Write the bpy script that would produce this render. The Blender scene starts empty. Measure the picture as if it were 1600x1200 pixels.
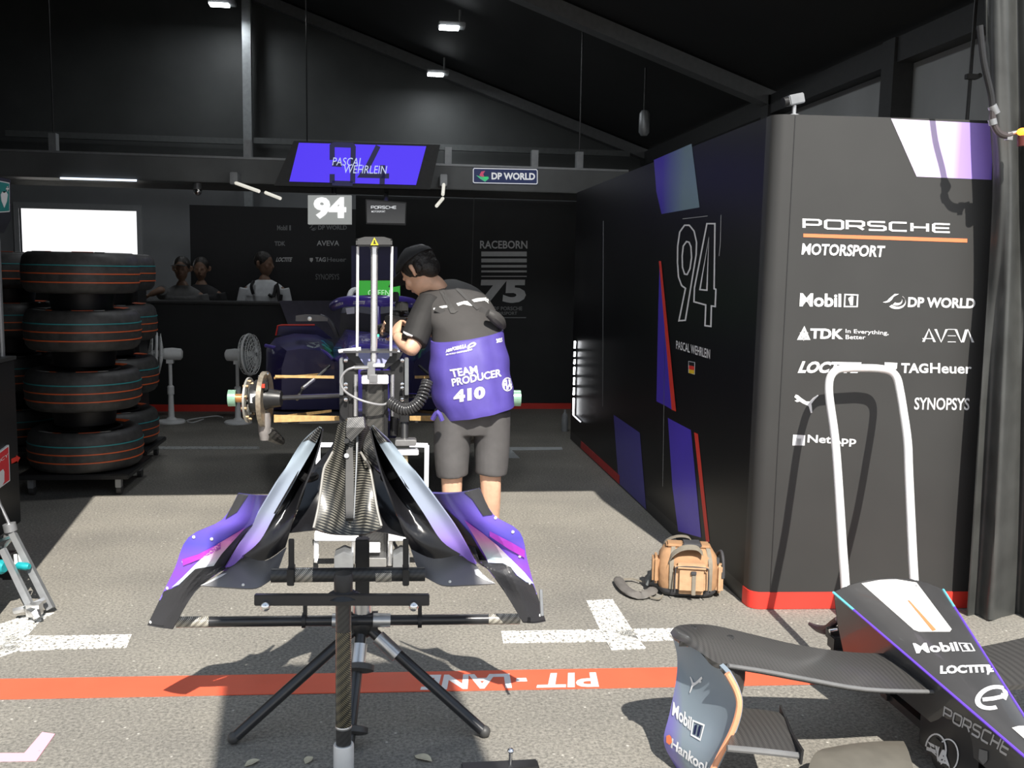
import bpy, bmesh, math, random
from mathutils import Vector, Matrix, noise
from mathutils.bvhtree import BVHTree
random.seed(7)
V = Vector
SC = bpy.context.scene
COL = SC.collection
# ------------------------------------------------------------------ camera
F = 1500.0
YAW = math.atan(194 / 1500.0); PITCH = math.atan(178.5 / 1500.0); ROLL = 0.0195
CAM = V((0, 0, 1.45))
_r0 = V((math.cos(YAW), -math.sin(YAW), 0))
FWD = V((math.sin(YAW) * math.cos(PITCH), math.cos(YAW) * math.cos(PITCH), -math.sin(PITCH)))
_u0 = V((math.sin(YAW) * math.sin(PITCH), math.cos(YAW) * math.sin(PITCH), math.cos(PITCH)))
UP = _u0 * math.cos(ROLL) - _r0 * math.sin(ROLL)
RT = _r0 * math.cos(ROLL) + _u0 * math.sin(ROLL)
cd = bpy.data.cameras.new('camera'); cd.sensor_width = 36.0; cd.lens = F / 1600 * 36.0
cd.clip_start = 0.05; cd.clip_end = 300
cam = bpy.data.objects.new('camera', cd); COL.objects.link(cam)
_m = Matrix((RT, UP, -FWD)).transposed().to_4x4(); _m.translation = CAM
cam.matrix_world = _m
SC.camera = cam
# ------------------------------------------------------------------ sky, sun, exposure
SC.view_settings.view_transform = 'Standard'; SC.view_settings.look = 'None'
SC.view_settings.gamma = 1; SC.view_settings.use_curve_mapping = False
SC.view_settings.exposure = 0.0
w = bpy.data.worlds.new('sky'); SC.world = w; w.use_nodes = True
nt = w.node_tree; nt.nodes.clear()
_o = nt.nodes.new('ShaderNodeOutputWorld'); _b = nt.nodes.new('ShaderNodeBackground')
_t = nt.nodes.new('ShaderNodeTexCoord'); _s = nt.nodes.new('ShaderNodeSeparateXYZ'); _c = nt.nodes.new('ShaderNodeValToRGB')
_c.color_ramp.elements[0].position = 0.0; _c.color_ramp.elements[0].color = (1.0, 1.0, 1.0, 1)
_c.color_ramp.elements[1].position = 0.55; _c.color_ramp.elements[1].color = (0.36, 0.44, 0.56, 1)
nt.links.new(_t.outputs['Generated'], _s.inputs[0]); nt.links.new(_s.outputs['Z'], _c.inputs[0])
nt.links.new(_c.outputs[0], _b.inputs[0]); nt.links.new(_b.outputs[0], _o.inputs[0])
_b.inputs[1].default_value = 1.3
SUN_EL = math.radians(47); SUN_AZ = math.atan(0.11)
sd = bpy.data.lights.new('sun', 'SUN'); sd.energy = 7.6; sd.angle = math.radians(0.55); sd.color = (1.0, 0.95, 0.87)
sun = bpy.data.objects.new('sun', sd); COL.objects.link(sun)
_dir = V((-math.sin(SUN_AZ) * math.cos(SUN_EL), math.cos(SUN_AZ) * math.cos(SUN_EL), -math.sin(SUN_EL)))
sun.rotation_euler = _dir.to_track_quat('-Z', 'Y').to_euler(); sun.location = (0, -6, 9)

for _x, _y, _z in ((-.6, 6.4, 3.95), (.9, 6.6, 3.5), (-2.2, 9.0, 4.2)):  # unseen area lights added to brighten the inside of the tent
    _l = bpy.data.lights.new('fill_light', 'AREA'); _l.energy = 15; _l.size = .5; _l.color = (.93, .97, 1)
    _q = bpy.data.objects.new('fill_light', _l); COL.objects.link(_q); _q.location = (_x, _y, _z)
# ------------------------------------------------------------------ picture measurements -> places in the world
def ray(px, py):
    return FWD + RT * ((px - 800) / F) - UP * ((py - 600) / F)
def W(px, py, y):                       # point at depth y in the garage
    d = ray(px, py); return CAM + d * (y / d.y)
def G(px, py, z=0.0):                   # point at height z
    d = ray(px, py); return CAM + d * ((z - CAM.z) / d.z)
def OnP(px, py, p, n):                  # point on a plane
    d = ray(px, py); return CAM + d * ((p - CAM).dot(n) / d.dot(n))
# ------------------------------------------------------------------ materials
MATS = {}
def mat(name, col, rough=0.5, metal=0.0, spec=0.5, noise_amt=0.0, nscale=20.0, bump=0.0, emit=None, es=0.0, coat=0.0, alpha=1.0, trans=0.0):
    if name in MATS: return MATS[name]
    m = bpy.data.materials.new(name); m.use_nodes = True; n = m.node_tree; b = n.nodes['Principled BSDF']
    b.inputs['Base Color'].default_value = (*col, 1); b.inputs['Roughness'].default_value = rough
    b.inputs['Metallic'].default_value = metal; b.inputs['Specular IOR Level'].default_value = spec
    b.inputs['Coat Weight'].default_value = coat; b.inputs['Alpha'].default_value = alpha
    b.inputs['Transmission Weight'].default_value = trans
    if emit: b.inputs['Emission Color'].default_value = (*emit, 1); b.inputs['Emission Strength'].default_value = es
    if noise_amt or bump:
        t = n.nodes.new('ShaderNodeTexCoord'); x = n.nodes.new('ShaderNodeTexNoise')
        x.inputs['Scale'].default_value = nscale; x.inputs['Detail'].default_value = 4
        n.links.new(t.outputs['Object'], x.inputs['Vector'])
        if noise_amt:
            r = n.nodes.new('ShaderNodeValToRGB')
            r.color_ramp.elements[0].position = 0.3; r.color_ramp.elements[1].position = 0.7
            r.color_ramp.elements[0].color = (*[max(0, c * (1 - noise_amt)) for c in col], 1)
            r.color_ramp.elements[1].color = (*[min(1, c * (1 + noise_amt)) for c in col], 1)
            n.links.new(x.outputs['Fac'], r.inputs[0]); n.links.new(r.outputs[0], b.inputs['Base Color'])
        if bump:
            u = n.nodes.new('ShaderNodeBump'); u.inputs['Strength'].default_value = bump; u.inputs['Distance'].default_value = 0.01
            n.links.new(x.outputs['Fac'], u.inputs['Height']); n.links.new(u.outputs[0], b.inputs['Normal'])
    MATS[name] = m; return m
def ramp_mat(name, stops, axis='Z', lo=0, hi=1, rough=0.4, coat=0.0, skew=0.0, skew_axis='X', emit=0.0, metal=0.0):
    """colour that runs along an object axis (a printed livery gradient)"""
    if name in MATS: return MATS[name]
    m = bpy.data.materials.new(name); m.use_nodes = True; n = m.node_tree; b = n.nodes['Principled BSDF']
    b.inputs['Roughness'].default_value = rough; b.inputs['Coat Weight'].default_value = coat; b.inputs['Metallic'].default_value = metal
    t = n.nodes.new('ShaderNodeTexCoord'); s = n.nodes.new('ShaderNodeSeparateXYZ'); n.links.new(t.outputs['Object'], s.inputs[0])
    k = n.nodes.new('ShaderNodeMath'); k.operation = 'MULTIPLY_ADD'; k.inputs[1].default_value = skew
    n.links.new(s.outputs[skew_axis], k.inputs[0]); n.links.new(s.outputs[axis], k.inputs[2])
    mr = n.nodes.new('ShaderNodeMapRange'); mr.inputs[1].default_value = lo; mr.inputs[2].default_value = hi
    n.links.new(k.outputs[0], mr.inputs[0])
    r = n.nodes.new('ShaderNodeValToRGB'); e = r.color_ramp.elements
    for i, (p, c) in enumerate(stops):
        el = e[i] if i < 2 else e.new(p)
        el.position = p; el.color = (*c, 1)
    n.links.new(mr.outputs[0], r.inputs[0]); n.links.new(r.outputs[0], b.inputs['Base Color'])
    if emit:
        n.links.new(r.outputs[0], b.inputs['Emission Color']); b.inputs['Emission Strength'].default_value = emit
    MATS[name] = m; return m
def carbon(name, scale=160.0, dark=(0.012, 0.012, 0.012), light=(0.13, 0.125, 0.115), rough=0.32, direction=(1, 0, 1)):
    if name in MATS: return MATS[name]
    m = bpy.data.materials.new(name); m.use_nodes = True; n = m.node_tree; b = n.nodes['Principled BSDF']
    b.inputs['Roughness'].default_value = rough; b.inputs['Coat Weight'].default_value = 0.25; b.inputs['Coat Roughness'].default_value = 0.15
    t = n.nodes.new('ShaderNodeTexCoord'); mp = n.nodes.new('ShaderNodeMapping')
    mp.inputs['Rotation'].default_value = (0, math.atan2(direction[2], direction[0]) if direction[0] or direction[2] else 0, 0)
    n.links.new(t.outputs['Object'], mp.inputs[0])
    wv = n.nodes.new('ShaderNodeTexWave'); wv.inputs['Scale'].default_value = scale / 6.28; wv.inputs['Distortion'].default_value = 0.6; wv.inputs['Detail Scale'].default_value = 12
    n.links.new(mp.outputs[0], wv.inputs[0])
    wz = n.nodes.new('ShaderNodeTexWave'); wz.bands_direction = 'Z'; wz.inputs['Scale'].default_value = scale / 6.28 * 0.25
    n.links.new(mp.outputs[0], wz.inputs[0])
    mx = n.nodes.new('ShaderNodeMath'); mx.operation = 'MULTIPLY'
    n.links.new(wv.outputs['Fac'], mx.inputs[0])
    ad = n.nodes.new('ShaderNodeMath'); ad.operation = 'MULTIPLY_ADD'; ad.inputs[1].default_value = 0.5; ad.inputs[2].default_value = 0.5
    n.links.new(wz.outputs['Fac'], ad.inputs[0]); n.links.new(ad.outputs[0], mx.inputs[1])
    r = n.nodes.new('ShaderNodeValToRGB')
    r.color_ramp.elements[0].position = 0.35; r.color_ramp.elements[1].position = 0.75
    r.color_ramp.elements[0].color = (*dark, 1); r.color_ramp.elements[1].color = (*light, 1)
    n.links.new(mx.outputs[0], r.inputs[0]); n.links.new(r.outputs[0], b.inputs['Base Color'])
    MATS[name] = m; return m
def asphalt():
    m = bpy.data.materials.new('asphalt'); m.use_nodes = True; n = m.node_tree; b = n.nodes['Principled BSDF']
    b.inputs['Roughness'].default_value = 0.85; b.inputs['Specular IOR Level'].default_value = 0.3
    t = n.nodes.new('ShaderNodeTexCoord')
    a = n.nodes.new('ShaderNodeTexNoise'); a.inputs['Scale'].default_value = 85; a.inputs['Detail'].default_value = 4; a.inputs['Roughness'].default_value = 0.75
    c = n.nodes.new('ShaderNodeTexNoise'); c.inputs['Scale'].default_value = 1.6; c.inputs['Detail'].default_value = 5
    v = n.nodes.new('ShaderNodeTexVoronoi'); v.inputs['Scale'].default_value = 38
    for x in (a, c, v): n.links.new(t.outputs['Object'], x.inputs['Vector'])
    r = n.nodes.new('ShaderNodeValToRGB'); e = r.color_ramp.elements
    e[0].position = 0.33; e[0].color = (0.125, 0.12, 0.108, 1); e[1].position = 0.68; e[1].color = (0.355, 0.335, 0.297, 1)
    n.links.new(a.outputs['Fac'], r.inputs[0])
    # pale stones here and there
    st = n.nodes.new('ShaderNodeValToRGB'); st.color_ramp.elements[0].position = 0.0; st.color_ramp.elements[0].color = (1, 1, 1, 1)
    st.color_ramp.elements[1].position = 0.22; st.color_ramp.elements[1].color = (0, 0, 0, 1)
    n.links.new(v.outputs['Distance'], st.inputs[0])
    sepc = n.nodes.new('ShaderNodeSeparateColor'); n.links.new(v.outputs['Color'], sepc.inputs[0])
    gt = n.nodes.new('ShaderNodeMath'); gt.operation = 'GREATER_THAN'; gt.inputs[1].default_value = 0.93; n.links.new(sepc.outputs[0], gt.inputs[0])
    ml = n.nodes.new('ShaderNodeMath'); ml.operation = 'MULTIPLY'; n.links.new(gt.outputs[0], ml.inputs[0]); n.links.new(st.outputs[0], ml.inputs[1])
    mx = n.nodes.new('ShaderNodeMix'); mx.data_type = 'RGBA'; mx.inputs[7].default_value = (0.75, 0.72, 0.66, 1)
    n.links.new(ml.outputs[0], mx.inputs[0]); n.links.new(r.outputs[0], mx.inputs[6])
    # large worn patches
    r2 = n.nodes.new('ShaderNodeValToRGB'); r2.color_ramp.elements[0].position = 0.3; r2.color_ramp.elements[0].color = (0.82, 0.82, 0.82, 1)
    r2.color_ramp.elements[1].position = 0.7; r2.color_ramp.elements[1].color = (1.12, 1.11, 1.08, 1)
    n.links.new(c.outputs['Fac'], r2.inputs[0])
    m2 = n.nodes.new('ShaderNodeMix'); m2.data_type = 'RGBA'; m2.blend_type = 'MULTIPLY'; m2.inputs[0].default_value = 1
    n.links.new(mx.outputs[2], m2.inputs[6]); n.links.new(r2.outputs[0], m2.inputs[7])
    n.links.new(m2.outputs[2], b.inputs['Base Color'])
    bp = n.nodes.new('ShaderNodeBump'); bp.inputs['Strength'].default_value = 0.35; bp.inputs['Distance'].default_value = 0.004
    n.links.new(a.outputs['Fac'], bp.inputs['Height']); n.links.new(bp.outputs[0], b.inputs['Normal'])
    MATS['asphalt'] = m; return m
def worn_paint(name, col, cover=0.5, scale=60):
    m = bpy.data.materials.new(name); m.use_nodes = True; n = m.node_tree; b = n.nodes['Principled BSDF']
    b.inputs['Base Color'].default_value = (*col, 1); b.inputs['Roughness'].default_value = 0.8
    t = n.nodes.new('ShaderNodeTexCoord'); a = n.nodes.new('ShaderNodeTexNoise'); a.inputs['Scale'].default_value = scale; a.inputs['Detail'].default_value = 2
    n.links.new(t.outputs['Object'], a.inputs['Vector'])
    r = n.nodes.new('ShaderNodeValToRGB'); r.color_ramp.elements[0].position = 1 - cover - 0.04; r.color_ramp.elements[0].color = (0, 0, 0, 1)
    r.color_ramp.elements[1].position = 1 - cover + 0.04; r.color_ramp.elements[1].color = (1, 1, 1, 1)
    n.links.new(a.outputs['Fac'], r.inputs[0]); n.links.new(r.outputs[0], b.inputs['Alpha'])
    MATS[name] = m; return m
# ------------------------------------------------------------------ mesh builder
def catmull(pts, n):
    if len(pts) < 3 or n < 2: return list(pts)
    out = []
    for i in range(len(pts) - 1):
        p0 = pts[max(i - 1, 0)]; p1 = pts[i]; p2 = pts[i + 1]; p3 = pts[min(i + 2, len(pts) - 1)]
        for k in range(n):
            t = k / n
            out.append(0.5 * ((2 * p1) + (p2 - p0) * t + (2 * p0 - 5 * p1 + 4 * p2 - p3) * t * t + (3 * p1 - p0 - 3 * p2 + p3) * t ** 3))
    out.append(pts[-1]); return out
def wloc(o):
    v = V((0, 0, 0))
    while o: v += o.location; o = o.parent
    return v
class MB:
    def __init__(s): s.bm = bmesh.new(); s.mi = 0; s.uv = None
    def faces(s, vs, fs):
        bv = [s.bm.verts.new(v) for v in vs]
        for f in fs:
            try: fc = s.bm.faces.new([bv[i] for i in f]); fc.material_index = s.mi
            except ValueError: pass
        return bv
    def hexa(s, c8):                     # bottom 4 then top 4
        s.faces(c8, [(3, 2, 1, 0), (4, 5, 6, 7), (0, 1, 5, 4), (1, 2, 6, 5), (2, 3, 7, 6), (3, 0, 4, 7)]); return s
    def box(s, c, size, rot=None):
        hx, hy, hz = [d / 2 for d in size]
        pts = [V((x, y, z)) for z in (-hz, hz) for x, y in ((-hx, -hy), (hx, -hy), (hx, hy), (-hx, hy))]
        if rot is not None: pts = [rot @ p for p in pts]
        return s.hexa([V(c) + p for p in pts])
    def mm(s, a, b):
        return s.box([(a[i] + b[i]) / 2 for i in range(3)], [abs(b[i] - a[i]) for i in range(3)])
    def pxbox(s, x0, y0, x1, y1, D, depth):   # front face covers those picture bounds at depth D
        q = [W(x0, y1, D), W(x1, y1, D), W(x1, y0, D), W(x0, y0, D)]; o = V((0, depth, 0))
        return s.hexa([q[0], q[1], q[1] + o, q[0] + o, q[3], q[2], q[2] + o, q[3] + o])
    def quad(s, pts, vec):
        return s.prism(pts, vec)
    def prism(s, pts, vec):
        n = len(pts); pts = [V(p) for p in pts]; vec = V(vec)
        fs = [tuple(range(n - 1, -1, -1)), tuple(range(n, 2 * n))] + [(i, (i + 1) % n, n + (i + 1) % n, n + i) for i in range(n)]
        s.faces(pts + [p + vec for p in pts], fs); return s
    def loft(s, secs, closed=True, caps=True):
        n = len(secs[0]); vs = [p for sec in secs for p in sec]; fs = []
        for i in range(len(secs) - 1):
            for j in range(n if closed else n - 1):
                k = (j + 1) % n; fs.append((i * n + j, i * n + k, (i + 1) * n + k, (i + 1) * n + j))
        if caps and closed:
            fs.append(tuple(range(n - 1, -1, -1))); b = (len(secs) - 1) * n; fs.append(tuple(range(b, b + n)))
        s.faces(vs, fs); return s
    def tube(s, pts, r, seg=10, smooth=1, caps=True):
        pts = [V(p) for p in pts]
        rs = list(r) if isinstance(r, (list, tuple)) else [r] * len(pts)
        if smooth > 1:
            rr = [V((x, 0, 0)) for x in rs]; pts = catmull(pts, smooth); rs = [x.x for x in catmull(rr, smooth)]
        secs = []; up = None
        for i, p in enumerate(pts):
            t = (pts[min(i + 1, len(pts) - 1)] - pts[max(i - 1, 0)]).normalized()
            if up is None: up = t.orthogonal().normalized()
            else:
                up = up - t * up.dot(t)
                up = up.normalized() if up.length > 1e-6 else t.orthogonal().normalized()
            b = t.cross(up)
            secs.append([p + (up * math.cos(2 * math.pi * k / seg) + b * math.sin(2 * math.pi * k / seg)) * rs[i] for k in range(seg)])
        return s.loft(secs, True, caps)
    def cyl(s, a, b, r, seg=16): return s.tube([a, b], r, seg)
    def lathe(s, prof, o, axis=(0, 0, 1), seg=24, caps=True):
        a = V(axis).normalized(); u = a.orthogonal().normalized(); v = a.cross(u); o = V(o)
        secs = [[o + a * h + (u * math.cos(2 * math.pi * k / seg) + v * math.sin(2 * math.pi * k / seg)) * max(r, 1e-4) for k in range(seg)] for r, h in prof]
        return s.loft(secs, True, caps)
    def ball(s, c, r, seg=14, sc=(1, 1, 1), rot=None):
        n = seg // 2; secs = []
        for i in range(n + 1):
            a = -math.pi / 2 + math.pi * i / n; ring = []
            for k in range(seg):
                p = V((math.cos(a) * math.cos(2 * math.pi * k / seg) * sc[0], math.cos(a) * math.sin(2 * math.pi * k / seg) * sc[1], math.sin(a) * sc[2])) * r
                if i in (0, n): p = p + V((math.cos(2 * math.pi * k / seg), math.sin(2 * math.pi * k / seg), 0)) * r * 1e-3
                if rot is not None: p = rot @ p
                ring.append(V(c) + p)
            secs.append(ring)
        return s.loft(secs)
    def eloft(s, secs, seg=20, sub=4, power=2.0):   # (centre, half-width vector, half-depth vector)
        C = catmull([V(x[0]) for x in secs], sub); A = catmull([V(x[1]) for x in secs], sub); B = catmull([V(x[2]) for x in secs], sub)
        def sp(x): return math.copysign(abs(x) ** (2 / power), x)
        return s.loft([[c + a * sp(math.cos(2 * math.pi * k / seg)) + b * sp(math.sin(2 * math.pi * k / seg)) for k in range(seg)] for c, a, b in zip(C, A, B)])
    def grid(s, rows, su=4, sv=4, thick=0.0, split=None):
        rows = [catmull([V(p) for p in r], su) for r in rows]
        cols = [catmull([r[j] for r in rows], sv) for j in range(len(rows[0]))]
        nv = len(cols[0]); nu = len(cols)
        bv = [[s.bm.verts.new(cols[j][i]) for j in range(nu)] for i in range(nv)]
        fs = []
        for i in range(nv - 1):
            for j in range(nu - 1):
                try: f = s.bm.faces.new((bv[i][j], bv[i][j + 1], bv[i + 1][j + 1], bv[i + 1][j])); f.material_index = 1 if split is not None and i / sv >= split else s.mi; fs.append(f)
                except ValueError: pass
        if thick:
            for f in fs: f.normal_update()
            sg = sum(f.normal.dot(CAM - f.calc_center_median()) * f.calc_area() for f in fs); sg = 1.0 if sg >= 0 else -1.0
            bk = []
            for i in range(nv):
                row = []
                for j in range(nu):
                    n = V((0, 0, 0))
                    for f in bv[i][j].link_faces: n += f.normal * max(f.calc_area(), 1e-9)
                    n = n.normalized() * sg if n.length > 1e-12 else V((0, -1, 0))
                    row.append(s.bm.verts.new(bv[i][j].co - n * thick))
                bk.append(row)
            def q(*vs, ii=0):
                try: f = s.bm.faces.new(vs); f.material_index = 1 if split is not None and ii / sv >= split else s.mi
                except ValueError: pass
            for i in range(nv - 1):
                for j in range(nu - 1): q(bk[i][j], bk[i + 1][j], bk[i + 1][j + 1], bk[i][j + 1], ii=i)
            for i in range(nv - 1):
                q(bv[i][0], bv[i + 1][0], bk[i + 1][0], bk[i][0], ii=i); q(bv[i][-1], bk[i][-1], bk[i + 1][-1], bv[i + 1][-1], ii=i)
            for j in range(nu - 1):
                q(bv[0][j], bk[0][j], bk[0][j + 1], bv[0][j + 1]); q(bv[-1][j], bv[-1][j + 1], bk[-1][j + 1], bk[-1][j], ii=nv)
        return s
    def mesh(s, name, mats, off=V((0, 0, 0)), smooth=35, bevel=0.0, recalc=True, bseg=2):
        bm = s.bm
        if bevel:
            bmesh.ops.bevel(bm, geom=list(bm.edges), offset=bevel, segments=bseg, affect='EDGES', clamp_overlap=True)
        if recalc: bmesh.ops.recalc_face_normals(bm, faces=list(bm.faces))
        bmesh.ops.translate(bm, verts=bm.verts, vec=-off)
        me = bpy.data.meshes.new(name); bm.to_mesh(me); bm.free()
        for m in (mats if isinstance(mats, (list, tuple)) else [mats]): me.materials.append(m)
        if smooth:
            for p in me.polygons: p.use_smooth = True
            me.set_sharp_from_angle(angle=math.radians(smooth))
        return me
    def build(s, name, mats, parent=None, smooth=35, bevel=0.0, label=None, recalc=True, bseg=2):
        me = s.mesh(name, mats, wloc(parent), smooth, bevel, recalc, bseg)
        o = bpy.data.objects.new(name, me); COL.objects.link(o); o.parent = parent
        if label: o['label'] = label
        return o
def thing(name, label, cat, loc=(0, 0, 0), group=None):
    o = bpy.data.objects.new(name, None); COL.objects.link(o); o.location = loc; o.empty_display_size = 0.1
    return tag(o, label, cat, group)
def tag(o, label, cat, group=None):
    o['label'] = label; o['category'] = cat
    if group: o['group'] = group
    return o
def struct(o): o['kind'] = 'structure'; return o
def dup(root, loc, rotz=0.0, label=None, group=None, skip=()):
    r = root.copy(); COL.objects.link(r); r.location = loc; r.rotation_euler = (0, 0, rotz)
    if label: r['label'] = label
    if group: r['group'] = group
    for ch in list(root.children):
        c = ch.copy(); COL.objects.link(c); c.parent = r
        for g in ch.children:
            d = g.copy(); COL.objects.link(d); d.parent = c
    return r
def lathe_origin(mb_obj): return mb_obj
def set_origin(o, loc):                  # move a top-level mesh's origin to its base
    loc = V(loc); o.data.transform(Matrix.Translation(-loc)); o.location = loc; return o
# ------------------------------------------------------------------ lettering and printed shapes laid on surfaces
def bvh_of(objs):
    objs = objs if isinstance(objs, (list, tuple)) else [objs]
    vs = []; ps = []
    for o in objs:
        L = wloc(o); b = len(vs)
        vs += [v.co + L for v in o.data.vertices]; ps += [[b + i for i in p.vertices] for p in o.data.polygons]
    return BVHTree.FromPolygons(vs, ps)
def lay(bm, target, name, m, parent, lift=0.002, to_px=None, cuts=0):
    """drop a flat shape (x, y = picture measurement) on to the surface of target"""
    pl = target if isinstance(target, tuple) else None
    bv = None if pl else (target if isinstance(target, BVHTree) else bvh_of(target))
    if cuts:
        bmesh.ops.triangulate(bm, faces=list(bm.faces))
        for _ in range(cuts):
            bmesh.ops.subdivide_edges(bm, edges=list(bm.edges), cuts=1, use_grid_fill=True)
            bmesh.ops.triangulate(bm, faces=list(bm.faces))
    dead = []; dists = []
    if bv:
        for v in bm.verts:
            px, py = to_px(v.co.x, v.co.y) if to_px else (v.co.x, v.co.y)
            h = bv.ray_cast(CAM, ray(px, py).normalized())
            if h[0] is not None: dists.append(h[3])
    dm = sum(dists) / len(dists) if dists else 0
    for v in bm.verts:
        px, py = to_px(v.co.x, v.co.y) if to_px else (v.co.x, v.co.y)
        d = ray(px, py).normalized()
        hit, nrm, i, dist = (OnP(px, py, pl[0], pl[1]), pl[1].copy(), 0, 0) if pl else bv.ray_cast(CAM, d)
        if hit is None and dm: hit, nrm, i, dist = bv.find_nearest(CAM + d * dm)
        if hit is None: dead.append(v); continue
        if nrm.dot(d) > 0: nrm = -nrm
        v.co = hit + (nrm if pl else -d) * lift
    if dead: bmesh.ops.delete(bm, geom=dead, context='VERTS')
    off = wloc(parent); bmesh.ops.translate(bm, verts=bm.verts, vec=-off)
    for f in bm.faces: f.smooth = False; f.material_index = 0
    me = bpy.data.meshes.new(name); bm.to_mesh(me); bm.free(); me.materials.append(m)
    o = bpy.data.objects.new(name, me); COL.objects.link(o); o.parent = parent; return o
def quadmap(q):                          # q = TL, TR, BR, BL in picture measurements
    (ax, ay), (bx, by), (cx, cy), (dx, dy) = q
    def f(u, v):
        return (dx * (1 - u) * (1 - v) + cx * u * (1 - v) + bx * u * v + ax * (1 - u) * v,
                dy * (1 - u) * (1 - v) + cy * u * (1 - v) + by * u * v + ay * (1 - u) * v)
    return f
def text_bm(txt, bold=0.0, shear=0.0, spacing=1.0):
    cu = bpy.data.curves.new('txt', 'FONT'); cu.body = txt; cu.offset = bold; cu.shear = shear; cu.space_character = spacing
    cu.resolution_u = 3; cu.fill_mode = 'FRONT'
    o = bpy.data.objects.new('txt', cu); COL.objects.link(o)
    dg = bpy.context.evaluated_depsgraph_get(); dg.update()
    me = bpy.data.meshes.new_from_object(o.evaluated_get(dg)); bm = bmesh.new(); bm.from_mesh(me)
    bpy.data.objects.remove(o); bpy.data.curves.remove(cu); bpy.data.meshes.remove(me)
    xs = [v.co.x for v in bm.verts]; ys = [v.co.y for v in bm.verts]
    x0, x1, y0, y1 = min(xs), max(xs), min(ys), max(ys)
    for v in bm.verts: v.co = V(((v.co.x - x0) / (x1 - x0), (v.co.y - y0) / (y1 - y0), 0))
    return bm
def letters(txt, q, target, m, parent, name='lettering', bold=0.012, shear=0.0, lift=0.002, cuts=0, spacing=1.0):
    return lay(text_bm(txt, bold, shear, spacing), target, name, m, parent, lift, quadmap(q), cuts)
def rq(x0, y0, x1, y1, slope=0.0, lean=0.0):  # a quad that may run uphill (slope) or lean
    dy = slope * (x1 - x0); dx = lean * (y1 - y0)
    return [(x0, y0), (x1, y0 + dy), (x1 + dx, y1 + dy), (x0 + dx, y1)]
def patch(polys, target, m, parent, name='stripe', lift=0.0015, cuts=0, to_px=None):
    bm = bmesh.new()
    for p in polys:
        vs = [bm.verts.new((x, y, 0)) for x, y in p]
        try: bm.faces.new(vs)
        except ValueError: pass
    bmesh.ops.triangulate(bm, faces=list(bm.faces))
    return lay(bm, target, name, m, parent, lift, to_px, cuts)
def ribbons(lines, wdt, aspect=1.0):      # polylines drawn with a flat pen; aspect = x units per y unit
    polys = []
    for ln, closed in lines:
        n = len(ln); L = []; R = []
        for i in range(n):
            a = ln[(i - 1) % n] if (closed or i > 0) else ln[i]; b = ln[i]; c = ln[(i + 1) % n] if (closed or i < n - 1) else ln[i]
            d1 = V((b[0] - a[0], b[1] - a[1])); d2 = V((c[0] - b[0], c[1] - b[1]))
            d1 = d1.normalized() if d1.length > 1e-9 else d2.normalized(); d2 = d2.normalized() if d2.length > 1e-9 else d1
            t = d1 + d2; t = t.normalized() if t.length > 1e-6 else d1
            nn = V((-t.y, t.x)); k = min(2.0, 1.0 / max(0.35, nn.dot(V((-d1.y, d1.x))))) * wdt / 2
            L.append((b[0] + nn.x * k, b[1] + nn.y * k)); R.append((b[0] - nn.x * k, b[1] - nn.y * k))
        for i in range(n if closed else n - 1):
            j = (i + 1) % n; polys.append([L[i], L[j], R[j], R[i]])
    return polys
WIDE = {
 'P': [([(0, 0), (0, 1), (1.0, 1), (1.15, .88), (1.15, .52), (1.0, .4), (0, .4)], 0)],
 'O': [([(.15, 0), (0, .12), (0, .88), (.15, 1), (1.05, 1), (1.2, .88), (1.2, .12), (1.05, 0)], 1)],
 'R': [([(0, 0), (0, 1), (1.0, 1), (1.15, .88), (1.15, .52), (1.0, .4), (0, .4)], 0), ([(.7, .4), (1.15, 0)], 0)],
 'S': [([(1.15, 1), (.15, 1), (0, .9), (0, .62), (.15, .5), (1.0, .5), (1.15, .38), (1.15, .1), (1.0, 0), (0, 0)], 0)],
 'C': [([(1.15, 1), (.15, 1), (0, .88), (0, .12), (.15, 0), (1.15, 0)], 0)],
 'H': [([(0, 0), (0, 1)], 0), ([(1.1, 0), (1.1, 1)], 0), ([(0, .5), (1.1, .5)], 0)],
 'E': [([(1.15, 1), (.12, 1), (0, .88), (0, .12), (.12, 0), (1.15, 0)], 0), ([(0, .5), (1.1, .5)], 0)]}
def wide_word(word, q, target, m, parent, pen=0.17, lift=0.002, name='lettering'):
    lines = []; x = 0
    for ch in word:
        for ln, c in WIDE[ch]: lines.append(([(x + a, b) for a, b in ln], bool(c)))
        x += 1.52
    x -= 0.36
    f = quadmap(q)
    return patch(ribbons(lines, pen), target, m, parent, name, lift, 0, lambda a, b: f(a / x, b))
def circle2(cx, cy, rx, ry, n=20): return [(cx + rx * math.cos(2 * math.pi * i / n), cy + ry * math.sin(2 * math.pi * i / n)) for i in range(n)]
def puma(q, target, m, parent, lift=0.002):  # the leaping-cat emblem, drawn as a plain silhouette
    pts = [(0, .82), (.06, .96), (.16, .92), (.3, .78), (.52, .62), (.66, .62), (.78, .82), (.96, 1), (1, .97), (.84, .72), (.74, .5), (.78, .3), (.82, .04), (.76, 0), (.64, .36), (.5, .44), (.34, .52), (.24, .6), (.12, .55), (.02, .62), (.12, .68), (.08, .74)]
    f = quadmap(q); return patch([pts], target, m, parent, 'emblem', lift, 0, f)
def boxed_one(q, target, m, parent, lift=0.002, inner=None):
    f = quadmap(q)
    o = patch(ribbons([([(.05, .05), (.95, .05), (.95, .95), (.05, .95)], True)], .1) + [[(.45, .15), (.65, .15), (.65, .85), (.5, .85), (.3, .68), (.3, .58), (.45, .64)]], target, m, parent, 'emblem', lift, 0, f)
    return o
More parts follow.
